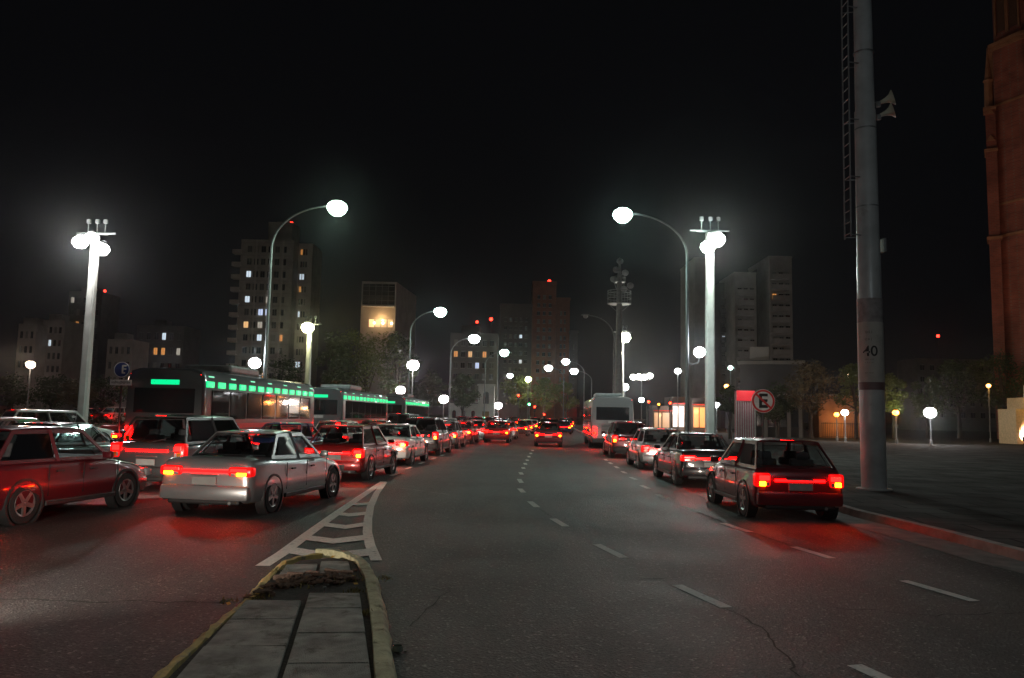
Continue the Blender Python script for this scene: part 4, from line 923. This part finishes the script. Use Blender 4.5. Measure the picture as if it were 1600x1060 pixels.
for i, (px, d, py, wp, m) in enumerate([(18, 100, 592, 80, M_L1), (78, 108, 590, 74, M_L1), (118, 95, 598, 60, M_L4), (158, 104, 594, 66, M_L1), (222, 98, 592, 62, M_L2), (268, 110, 596, 70, M_L1), (318, 104, 590, 74, M_L1), (372, 118, 572, 80, M_L1), (432, 120, 560, 86, M_L1)]):
    tree(['dark round tree at the far left edge of the park', 'dark tree between the far left edge and the pale post', 'brownish tree right at the foot of the pale floodlight post', 'dark tree just right of the pale floodlight post', 'olive tree lit by the small park lamp', 'dark tree right of the park lamp', 'dark tree in the middle of the park behind the bus', 'dark tree in front of the apartment tower, left of its lamp pole', 'dark tree in front of the apartment tower, right of its lamp pole'][i], px, d, py, wp, 100+i, m, n=2600)
for i, (px, d, py, wp, m, lb) in enumerate([(515, 100, 520, 70, M_L1, 'dark tree right of the yellow floodlight post'), (572, 104, 508, 110, M_L2, 'big olive tree in front of the office block'), (618, 112, 520, 70, M_L1, 'dark tree at the right end of the big group'), (668, 128, 585, 60, M_L1, 'dark bushy tree between the two white lamps'),
        (722, 124, 588, 46, M_L1, 'dark spiky tree overlapping the white house'), (812, 172, 588, 52, M_L3, 'yellow green tree around the centre lamp'), (850, 176, 592, 50, M_L2, 'olive tree right of the centre lamp'), (884, 180, 596, 40, M_L2, 'small tree behind the three clustered lamps'),
        (1141, 66, 606, 36, M_L1, 'slim tree left of the slatted kiosk'), (1215, 78, 600, 80, M_L1, 'dark tree behind the no parking sign'), (1268, 76, 570, 90, M_L4, 'dark brownish tree left of the warm branch lamp'), (1338, 80, 566, 70, M_L2, 'olive tree touching the left side of the steel mast'),
        (1397, 82, 586, 50, M_L3, 'small bright lit tree right of the steel mast'), (1450, 92, 585, 60, M_L1, 'dark tree above the very bright low lamp'), (1500, 96, 560, 90, M_L1, 'tall dark tree left of the church'), (1570, 92, 548, 100, M_L1, 'dark tree in front of the church foot')]):
    tree(lb, px, d, py, wp, 200+i, m, n=4200 if d < 130 else 2200, low=.3 if i not in (8,) else .45)
lamp_light(next(o for o in bpy.data.objects if o.get('label') == 'small bright lit tree right of the steel mast'), (-.5, -2.2, 3.0), 130, (1, .95, .55), .1)
# low hedge closing the park
mb = MB(); rnd = random.Random(77)
for i in range(5200):
    x = rnd.uniform(-95, -15); p = Vector((x, 66+.06*(x+95)+rnd.gauss(0, .35), .2+rnd.random()*1.0)); a = Vector((rnd.gauss(0, 1), rnd.gauss(0, 1), rnd.gauss(0, 1))).normalized(); b2 = a.cross(Vector((0.3, .5, 1))).normalized(); mb.poly([p-a*.16, p-b2*.08, p+a*.16, p+b2*.08])
hd = mb.build('hedge', M_L1, norm=False); tag(hd, 'long low clipped hedge bordering the park lawn at left', 'hedge')
# park litter bin cabinet by the lamp
p = Vector((basex(372, 52), 52, .2)); cb = empty('utility_cabinet', p); tag(cb, 'low grey utility cabinet on the lawn near the left curved lamp', 'cabinet')
MB().box((0, 0, .8), (1.6, .7, 1.6), bevel=.03).build('body', mat('rust_grey', (.16, .10, .08), .7, var=.3), cb); MB().box((-.4, -.36, .85), (.74, .03, 1.35), bevel=.01).build('door', M_GREY, cb); MB().box((.4, -.36, .85), (.74, .03, 1.35), bevel=.01).build('door', M_GREY, cb)

# ------------------------------------------------------------------ vehicles (standing, lamps lit)
STY = {'hatch': dict(L=3.9, W=1.68, H=1.47, belt=.92, rb=.14, rt=.62, fb=1.15, ft=1.75, boot=.93),
       'sedan': dict(L=4.4, W=1.74, H=1.43, belt=.90, rb=.82, rt=1.35, fb=1.25, ft=1.95, boot=.96),
       'suv': dict(L=4.4, W=1.82, H=1.66, belt=1.03, rb=.12, rt=.45, fb=1.20, ft=1.75, boot=1.03),
       'van': dict(L=4.6, W=1.80, H=1.82, belt=1.05, rb=.06, rt=.18, fb=.75, ft=1.45, boot=1.05)}
def make_car(style, paint, bar=False, amber=None, beams=False):
    S = STY[style]; L, Wd, H = S['L'], S['W']/2, S['H']; root = empty('car', (0, 0, 0)); belt = S['belt']; boot = S['boot']
    y0 = 0.0   # rear bumper at y=0, nose at y=L
    st = [(0.0, .80, .36, boot-.30), (.012, .88, .31, boot-.18), (.04, .93, .27, boot-.09), (.09, .96, .24, boot-.03), (.17, .98, .22, boot), (.7, 1, .2, boot+.0), (S['rb']+.75, 1, .2, belt+.01), (L*.5, 1, .2, belt), (L-S['fb']-.1, 1, .2, belt-.01), (L-.55, .98, .2, belt-.14), (L-.16, .92, .22, belt-.24), (L-.03, .84, .28, belt-.36), (L, .78, .34, belt-.44)]
    st.sort(); rings = []
    for y, wf, zb, zt in st:
        w = Wd*wf; h = zt-zb
        half = [(w*.80, zb), (w*.94, zb+.03), (w*.985, zb+.12), (w, zb+h*.36), (w*.998, zb+h*.55), (w*.982, zb+h*.60), (w*.972, zt-.12), (w*.95, zt-.055), (w*.91, zt-.015), (w*.84, zt+.006), (w*.4, zt+.028)]
        rings.append([Vector((x, y, z)) for x, z in half] + [Vector((-x, y, z)) for x, z in half[::-1]])
    body = MB().loft(rings).build('body', paint, root, smooth=38)
    # cabin
    rb, rt, fb, ft = S['rb'], S['rt'], L-S['fb'], L-S['ft']; wb, wt = Wd*.90, Wd*.70; zb, zt = belt-.02, H-.05
    Bq = [Vector((-wb, rb, zb if S['boot'] <= belt else boot-.02)), Vector((wb, rb, zb if S['boot'] <= belt else boot-.02)), Vector((wb, fb, zb)), Vector((-wb, fb, zb))]
    T = [Vector((-wt, rt, zt)), Vector((wt, rt, zt)), Vector((wt, ft, zt)), Vector((-wt, ft, zt))]
    mb = MB(); bv = [mb.b.verts.new(v) for v in Bq]; tv = [mb.b.verts.new(v) for v in T]
    fs = [mb.b.faces.new((bv[i], bv[(i+1) % 4], tv[(i+1) % 4], tv[i])) for i in range(4)]
    for f_ in fs:
        bmesh.ops.inset_individual(mb.b, faces=[f_], thickness=.065, use_even_offset=True)
    bmesh.ops.delete(mb.b, geom=fs, context='FACES')
    bmesh.ops.recalc_face_normals(mb.b, faces=mb.b.faces); bmesh.ops.solidify(mb.b, geom=list(mb.b.faces), thickness=.02)
    for s in (-1, 1):
        u = .50; A_ = Vector((s*wb, rb+(fb-rb)*u, zb)); B_ = Vector((s*wt, rt+(ft-rt)*u, zt)); q_ = (B_-A_)
        mb.tube([A_, B_], .035, 4)
    cab = mb.build('cabin', paint, root)
    hs = min(.30, (H-belt)*.62)
    for yy, xs_ in ((rb+.75 if style != 'sedan' else rb+.62, (-.36, .36)), (fb-1.25, (-.36, .36))):
        for xx in xs_:
            st_ = MB().box((xx, yy, belt+.02), (.46, .12, .30), bevel=.04).box((xx, yy-.02, belt+hs*.72), (.25, .09, .17), bevel=.035).build('seat', mat('seat_fabric', (.06, .06, .065), .9), root, smooth=40)
    MB().box((0, (rb+fb)/2, belt+.035), (wb*1.8, (fb-rb)*.92, .01)).build('parcel_shelf', M_TRIM, root)
    rings = []
    for k in range(7):
        u = k/6; y = rt+(ft-rt)*u; zc = H-.05+.05*math.sin(math.pi*(.12+.76*u)); rings.append([Vector((wt*math.cos(a)*1.0, y, zt-.004+(zc-zt+.01)*abs(math.sin(a))**.6)) for a in [j*math.pi/8 for j in range(9)]])
    MB().loft(rings).build('roof', paint, cab, smooth=60)
    def pane(q, mx, mz, off=.006, name='window', lo=.0, hi=1.0):
        a, b_, c, e = q; nrm = (b_-a).cross(e-a).normalized(); mb = MB()
        def P(u, v): return a.lerp(b_, u).lerp(e.lerp(c, u), v)
        pts = [P(lo+mx, mz), P(hi-mx, mz), P(hi-mx, 1-mz), P(lo+mx, 1-mz)]; o1 = [p+nrm*off for p in pts]; o2 = [p-nrm*.02 for p in pts]
        mb.poly(o1)
        for i in range(4): mb.poly([o1[i], o1[(i+1) % 4], o2[(i+1) % 4], o2[i]])
        return mb.build(name, M_CGL, cab)
    pane((Bq[0], Bq[1], T[1], T[0]), .085, .14, name='rear_window'); pane((Bq[2], Bq[3], T[3], T[2]), .05, .08, name='windscreen')
    for q in ((Bq[1], Bq[2], T[2], T[1]), (Bq[3], Bq[0], T[0], T[3])):
        pane(q, .035, .14, lo=.06, hi=.50, name='side_window'); pane(q, .035, .14, lo=.50, hi=.90, name='side_window')
    # bumper, plate, lamps
    MB().box((0, .06, .40), (Wd*1.86, .22, .26), bevel=.06).build('rear_bumper', M_TRIM if style in ('suv', 'van') else paint, root, smooth=40)
    MB().box((0, .075, .27), (Wd*1.5, .2, .12), bevel=.03).build('valance', M_TRIM, root)
    MB().box((0, -.022 if style == 'sedan' else -.035, .62 if style != 'sedan' else .60), (.44, .016, .13), bevel=.004).build('number_plate', M_PLATE, root)
    zl = boot-.20 if style in ('hatch', 'sedan') else boot-.16
    for s in (-1, 1):
        hh = {'hatch': .26, 'sedan': .17, 'suv': .34, 'van': .44}[style]; ww = {'hatch': .26, 'sedan': .40, 'suv': .22, 'van': .17}[style]
        tl = MB().box((s*(Wd*.95-ww/2), .085, zl), (ww+.03, .2, hh), bevel=.045).build('tail_light', E_REDH, root, smooth=40)
        MB().box((s*(Wd*.93-ww*.5), -.02, zl+hh*.16), (ww*.74, .03, hh*.34), bevel=.012).build('brake_lamp', E_RED, tl)
        on = amber in ('both', 'right' if s > 0 else 'left')
        MB().box((s*(Wd*.93-ww*.36), -.022, zl-hh*.24), (ww*.42, .02, hh*.3), bevel=.006).build('indicator', E_AMB if on else mat('amber_lens', (.35, .12, .01), .2), tl)
        MB().box((s*(Wd*.93-ww*.72), -.022, zl-hh*.24), (ww*.2, .018, hh*.26), bevel=.005).build('reversing_lens', M_PLATE, tl)
        MB().box((s*(Wd*.72), L-.09, belt-.33), (.34, .2, .15), bevel=.04).build('headlight', mat('headlamp_glass', (.5, .5, .5), .1), root, smooth=40)
        mr = MB().box((s*(Wd+.09), fb-.35, belt+.06), (.18, .1, .12), bevel=.03).build('mirror', paint, root, smooth=40)
        for yy in (L*.36, L*.56): MB().box((s*(Wd+.002), yy, belt-.16), (.03, .16, .03), bevel=.008).build('door_handle', M_TRIM, root)
        for yy in (L*.30, L*.50, L*.72): MB().box((s*(Wd*.994), yy, (belt+.3)/2+.02), (.012, .008, belt-.42)).build('door_seam', M_BLACK, root)
        MB().box((s*Wd*.985, L*.5, .27), (.05, L*.42, .08), bevel=.015).build('sill_trim', M_TRIM, root)
    if beams:
        hl = lamp_light(root, (0, L+.12, belt-.33), 120, (1, .86, .72), .08, 110); hl.rotation_euler = (R(80), 0, 0)
    if bar or style != 'van': MB().box((0, .0, zl+.0), (Wd*1.1, .03, .045), bevel=.01).build('light_bar', E_REDBAR, root)
    bz = boot-.04
    MB().box((0, .004, .50), (Wd*1.5, .012, .008)).build('lid_seam', M_BLACK, root)
    MB().box((0, -.004, .70 if style == 'sedan' else .74), (.5, .03, .03), bevel=.008).build('lid_handle', M_RIM, root)
    if style != 'sedan': MB().tube([(.02, rb-.03, boot+.02), (.34, rb+.02, boot+.10)], .010, 5).build('rear_wiper', M_TRIM, root)
    for s in (-1, 1): MB().box((s*Wd*.62, .0, .36), (.16, .012, .05), bevel=.004).build('reflector', mat('red_reflector', (.4, .01, .01), .2), root)
    MB().box((0, rt+.03, H-.035), (.26, .03, .022), bevel=.005).build('high_brake_light', E_REDBAR, root)
    wr = .31 if style != 'suv' else .35
    for yy in (L*.17+.05, L-.82):
        for s in (-1, 1):
            Mw = Matrix.Translation((s*(Wd-.115), yy, wr)) @ Matrix.Rotation(s*R(90), 4, 'Y')
            MB().lathe([(wr+.07, -.05), (wr+.07, .118), (wr+.035, .121), (wr+.03, .06), (0, .05)], 26, Mw).build('wheel_arch', M_TRIM, root, smooth=40)
            ty = MB().lathe([(wr*.62, -.1), (wr*.95, -.1), (wr, -.07), (wr, .08), (wr*.95, .11), (wr*.66, .115), (wr*.6, .07), (0, .07)], 26, Mw).build('wheel', M_BLACK, root, smooth=40)
            mb = MB(); mb.lathe([(wr*.55, .10), (wr*.64, .118), (wr*.66, .10)], 20, Mw)
            for k in range(5):
                a = k*2*math.pi/5; mb.box(Mw @ Vector((wr*.33*math.cos(a), wr*.33*math.sin(a), .10)), (.03, wr*.55, .06), (Mw.to_3x3() @ Matrix.Rotation(a-R(90), 3, 'Z') @ Matrix.Rotation(R(90), 3, 'Y')))
            mb.build('rim', M_RIM, ty)
    MB().tube([(Wd*.55, -.03, .24), (Wd*.55, .3, .24)], .03, 8).build('exhaust', M_GREY, root)
    return root
def paint(nm, c, metal=.3): return mat('car_paint_'+nm, c, .32, metal, var=.03, coat=.8)
PT = {'silver': paint('silver', (.36, .37, .38), .6), 'white': paint('white', (.62, .62, .60), 0), 'black': paint('black', (.015, .015, .017)), 'red': paint('red', (.30, .015, .015)),
      'grey': paint('grey', (.10, .105, .11), .5), 'blue': paint('blue', (.02, .045, .14)), 'beige': paint('beige', (.36, .31, .22), .3), 'maroon': paint('maroon', (.12, .012, .018))}
protos = {}
def car(x, y, hd, style, col, label, bar=False, amber=None, group='cars queuing in the left carriageway', z=0.0):
    bm_on = y < 60 and z == 0.0; key = (style, col, bar, amber, bm_on)
    if key not in protos: protos[key] = r = make_car(*((style, PT[col], bar, amber, bm_on)))
    else: r = copy_tree2(protos[key])
    r.location = (x, y, z); r.rotation_euler = (0, 0, R(-hd)); tag(r, label, 'car', group); return r
def copy_tree2(o):
    src = {}
    for ob in list(COL.objects):
        if ob.parent: src.setdefault(ob.parent.name, []).append(ob)
    def rec(a, par):
        c = a.copy(); COL.objects.link(c); c.parent = par
        for k in src.get(a.name, []): rec(k, c)
        return c
    return rec(o, None)
# lane just left of the hatched marking
NW = [(-5.15, 13.4, 9, 'sedan', 'silver', 'silver saloon with amber indicator, nearest car left of the hatched marking', False, 'both'),
      (-4.65, 20.8, 6, 'hatch', 'red', 'red hatchback directly ahead of the silver saloon', False, 'right'),
      (-4.35, 27.2, 4, 'sedan', 'white', 'white saloon third in the lane by the hatched marking', True, 'right'),
      (-4.0, 34.2, 4, 'suv', 'black', 'black tall car fourth in the lane by the hatched marking', False, 'right'),
      (-3.6, 41.5, 4, 'hatch', 'grey', 'grey hatchback fifth in the lane by the hatched marking', False, 'both'),
      (-3.2, 48.5, 4, 'sedan', 'red', 'red saloon sixth in the lane by the hatched marking', False, 'right'),
      (-2.6, 56, 4, 'hatch', 'silver', 'silver hatchback seventh in the lane by the hatched marking', True, None)]
for a in NW: car(*a)
N2 = [(-8.35, 11.6, 10, 'hatch', 'maroon', 'dark maroon hatchback cropped by the left edge of the picture', True, 'right'),
      (-8.0, 17.4, 7, 'suv', 'grey', 'grey tall car with red light bar in the second lane from the island', True, None),
      (-7.6, 24.6, 5, 'sedan', 'blue', 'blue saloon beside the first bus', False, 'both'),
      (-7.3, 31.6, 4, 'hatch', 'white', 'white hatchback alongside the front of the first bus', True, None),
      (-7.0, 38.6, 4, 'sedan', 'black', 'black saloon between the two buses in the second lane', False, None),
      (-6.6, 46, 4, 'van', 'grey', 'grey van ahead in the second lane', False, 'right'),
      (-6.2, 54, 4, 'hatch', 'blue', 'blue hatchback last visible in the second lane', False, None)]
for a in N2: car(*a)
N3 = [(-11.1, 16.8, 8, 'sedan', 'black', 'black saloon with lit light bar behind the first bus', True, None),
      (-15.2, 21.5, 14, 'hatch', 'silver', 'silver hatchback in the far left lane near the picture edge', True, None),
      (-14.2, 29.5, 10, 'sedan', 'maroon', 'maroon saloon left of the first bus', True, 'both'),
      (-20.2, 31.0, 40, 'suv', 'white', 'white tall car turning in from the side road at left', True, None),
      (-25.5, 34.0, 55, 'hatch', 'grey', 'grey hatchback turning in behind the white tall car', True, 'left'),
      (-19.5, 37.3, 60, 'sedan', 'red', 'red saloon angled across the side road below the pale post', True, None)]
for a in N3: car(*a)
oc = make_car('sedan', PT['grey'], True, None, True); oc.location = (-6.3, 1.0, 0); oc.rotation_euler = (0, 0, R(-6)); tag(oc, 'added unseen grey saloon just outside the left edge, its headlamps lighting the road', 'car', 'cars queuing in the left carriageway')  # unseen car added so its headlamps brighten the road at left
for o_ in list(oc.children):
    if o_.type == 'LIGHT': o_.data.energy = 1300; o_.rotation_euler = (R(62), 0, 0)
# right carriageway
N4 = [(5.3, 14.4, 0, 'hatch', 'maroon', 'dark maroon hatchback nearest in the kerb lane left of the steel mast', True, 'both', 'cars in the right carriageway'),
      (5.45, 21.2, 0, 'sedan', 'black', 'black saloon second in the kerb lane ahead of the maroon hatchback', True, 'right', 'cars in the right carriageway'),
      (5.5, 28.0, 0, 'hatch', 'silver', 'silver hatchback in the kerb lane ahead of the black saloon', True, None, 'cars in the right carriageway'),
      (5.5, 35.5, 1, 'suv', 'maroon', 'maroon tall car in the kerb lane behind the bus', False, 'both', 'cars in the right carriageway'),
      (2.3, 47, 2, 'hatch', 'maroon', 'dark maroon hatchback in the third lane left of the right bus', False, 'both', 'cars in the right carriageway'),
      (2.6, 54, 3, 'sedan', 'grey', 'grey saloon in the third lane beyond the maroon hatchback', True, None, 'cars in the right carriageway'),
      (3.1, 62, 3, 'suv', 'black', 'black tall car far ahead in the third lane', False, 'right', 'cars in the right carriageway'),
      (-.9, 52, 3, 'hatch', 'red', 'red hatchback in the middle lane far ahead', False, 'right', 'cars in the right carriageway'),
      (-.4, 60, 3, 'sedan', 'silver', 'silver saloon beyond the red hatchback in the middle lane', True, None, 'cars in the right carriageway')]
for a in N4: car(*a)
k = 0; cols = ['silver', 'black', 'white', 'grey', 'red', 'blue']
for y in (70, 79, 89, 100, 112, 126):
    for ln, x in (('outer left', -8.6), ('inner left', -4.6), ('middle', -.6), ('right', 3.4)):
        if ln == 'right' and y < 72: continue
        k += 1; xx = x+(y-66)*.083+1; car(xx, y+(k*7 % 5)*.6, 5, ['hatch', 'sedan', 'suv'][k % 3], cols[(k*5) % 6], 'distant car in the %s lane, row %s of the far queue, %s paint' % (ln, {70: 'one', 79: 'two', 89: 'three', 100: 'four', 112: 'five', 126: 'six'}[y], cols[(k*5) % 6]), k % 2 == 0, ['both', 'right', 'both', 'both'][k % 4], 'distant cars toward the crossing')
# parked cars beyond the park
for i, px in enumerate((150, 172, 205, 258, 290, 330)):
    car(basex(px, 80), 80, -80+i*3, ['hatch', 'sedan', 'suv'][i % 3], cols[i], 'parked %s car number %s from the left beyond the park hedge' % (cols[i], ['one', 'two', 'three', 'four', 'five', 'six'][i]), True, None, 'cars parked beyond the park', z=.22)

# buses
def make_bus(side_m, stripe_m, green=True):
    root = empty('bus', (0, 0, 0)); L, w, H, zb = 11.5, 1.25, 3.08, .35
    rings = []
    def sec(y, k, hz):
        ww = w*k; pts = [(ww*.96, zb), (ww, zb+.2), (ww, 1.2), (ww*.995, 2.0), (ww*.975, H-.28+hz), (ww*.90, H-.10+hz), (ww*.7, H-.02+hz), (0, H+hz)]
        return [Vector((x, y, z)) for x, z in pts] + [Vector((-x, y, z)) for x, z in pts[-2::-1]]
    MB().loft([sec(0, .95, -.08), sec(.06, .985, -.02), sec(.25, 1, 0), sec(L-.4, 1, 0), sec(L-.1, .97, -.05), sec(L, .92, -.15)]).build('body', side_m, root, smooth=35)
    for s in (-1, 1):
        for k in range(7):
            y = .55+k*1.45; MB().box((s*(w-.008), y+.7, 1.95), (.04, 1.34, .92), bevel=.015).build('side_window', M_GLASS, root)
        MB().box((s*(w+.004), L/2, 1.28), (.012, L-1.0, .16)).build('stripe', stripe_m, root)
        MB().box((s*(w+.005), L/2, .62), (.014, L-1.2, .09)).build('stripe', stripe_m, root)
        for k in range(6): MB().box((s*(w+.01), 1.2+k*1.8, .82), (.03, .22, .07), bevel=.01).build('side_marker_light', E_REDBAR, root)
        if green:
            for k in range(13): 
                y = .45+k*.86
                MB().box((s*(w*.985), y, 2.58), (.05, .56, .20), bevel=.02).build('green_side_light', E_GRN, root)  # row of lights made up to follow a green sign's light trail
                if k % 2 == 0: MB().box((s*(w*.955), y+.1, 2.79), (.05, .42, .12), bevel=.02).build('pale_green_side_light', E_GRN2, root)
        tl = MB().box((s*(w-.20), -.0, 1.0), (.22, .1, .5), bevel=.04).build('tail_light', E_RED, root)
        MB().box((s*(w-.20), -.058, .90), (.16, .02, .14), bevel=.01).build('indicator', mat('amber_lens', (.35, .12, .01), .2), tl)
        MB().box((s*(w-.28), .045, 2.84), (.3, .05, .07), bevel=.01).build('roof_marker_light', E_REDBAR, root)
        for yy in (1.0, L-2.9):
            pass
        for yy in (2.6, L-2.6):
            Mw = Matrix.Translation((s*(w-.16), yy, .48)) @ Matrix.Rotation(s*R(90), 4, 'Y')
            MB().lathe([(.60, 0), (.60, .165), (.5, .168), (0, .1)], 26, Mw).build('wheel_arch', M_TRIM, root)
            t_ = MB().lathe([(.3, -.1), (.46, -.1), (.48, -.06), (.48, .13), (.45, .16), (.3, .165), (.27, .1), (0, .1)], 26, Mw).build('wheel', M_BLACK, root); MB().lathe([(.0, .17), (.1, .16), (.2, .11), (.27, .12), (.29, .15)], 20, Mw).build('rim', M_RIM, t_)
    MB().box((0, .02, 2.05), (w*1.55, .05, .78), bevel=.02).build('rear_window', M_GLASS, root)
    ds = MB().box((0, .03, 2.62), (1.05, .05, .24), bevel=.015).build('destination_sign', M_TRIM, root)
    if green:
        MB().box((0, .0, 2.62), (.9, .012, .15), bevel=.004).build('green_panel', E_GRN, ds)
    MB().box((0, -.03, .48), (w*1.9, .16, .3), bevel=.05).build('bumper', M_TRIM, root); gr = MB()
    for k in range(7): gr.box((0, -.004, .86+k*.085), (1.3, .03, .035))
    gr.build('engine_grille', M_TRIM, root); MB().box((0, -.015, 1.56), (.5, .02, .14)).build('number_plate', M_PLATE, root)
    MB().box((0, 4.2, H+.12), (1.7, 2.6, .28), bevel=.08).build('roof_unit', M_GREY, root)
    for s in (-1, 1): MB().box((s*(w+.2), L-.3, 2.1), (.16, .1, .42), bevel=.03).tube([(s*w, L-.3, 2.4), (s*(w+.2), L-.3, 2.35)], .02, 6).build('mirror', M_TRIM, root)
    return root
bw_ = paint('bus_white', (.13, .13, .135), 0); bd_ = paint('bus_dark', (.05, .06, .065), 0); rs_ = mat('red_vinyl', (.45, .02, .02), .4)
b1 = make_bus(bd_, rs_); b1.location = (-10.7, 24.2, 0); b1.rotation_euler = (0, 0, R(-3)); tag(b1, 'dark city bus with an added row of green trail lights, nearer of the two left buses', 'bus', 'buses on the avenue')
b2 = copy_tree2(b1); b2.location = (-9.9, 40.5, 0); b2.rotation_euler = (0, 0, R(-3)); tag(b2, 'second dark bus with added green trail lights ahead of the first one', 'bus', 'buses on the avenue')
b2b = copy_tree2(b1); b2b.location = (-9.0, 58, 0); b2b.rotation_euler = (0, 0, R(-3)); tag(b2b, 'farthest bus with added green trail lights beside the big tree group', 'bus', 'buses on the avenue')
b3 = make_bus(bw_, rs_, green=False); b3.location = (6.0, 46, 0); b3.rotation_euler = (0, 0, R(-3)); tag(b3, 'grey bus with red roof marker lights in the right kerb lane', 'bus', 'buses on the avenue')

# thin haze added to imitate the glow of the lens around lamps
hm = bpy.data.materials.new('haze'); hm.use_nodes = True; n_ = hm.node_tree.nodes; n_.remove(n_['Principled BSDF'])
pv = n_.new('ShaderNodeVolumePrincipled'); pv.inputs['Density'].default_value = 0.00034; pv.inputs['Color'].default_value = (.9, .92, .95, 1); pv.inputs['Anisotropy'].default_value = .94
hm.node_tree.links.new(pv.outputs[0], n_['Material Output'].inputs['Volume'])
hz = MB().box((0, 120, 39), (420, 360, 80)).build('haze', hm); hz['kind'] = 'stuff'
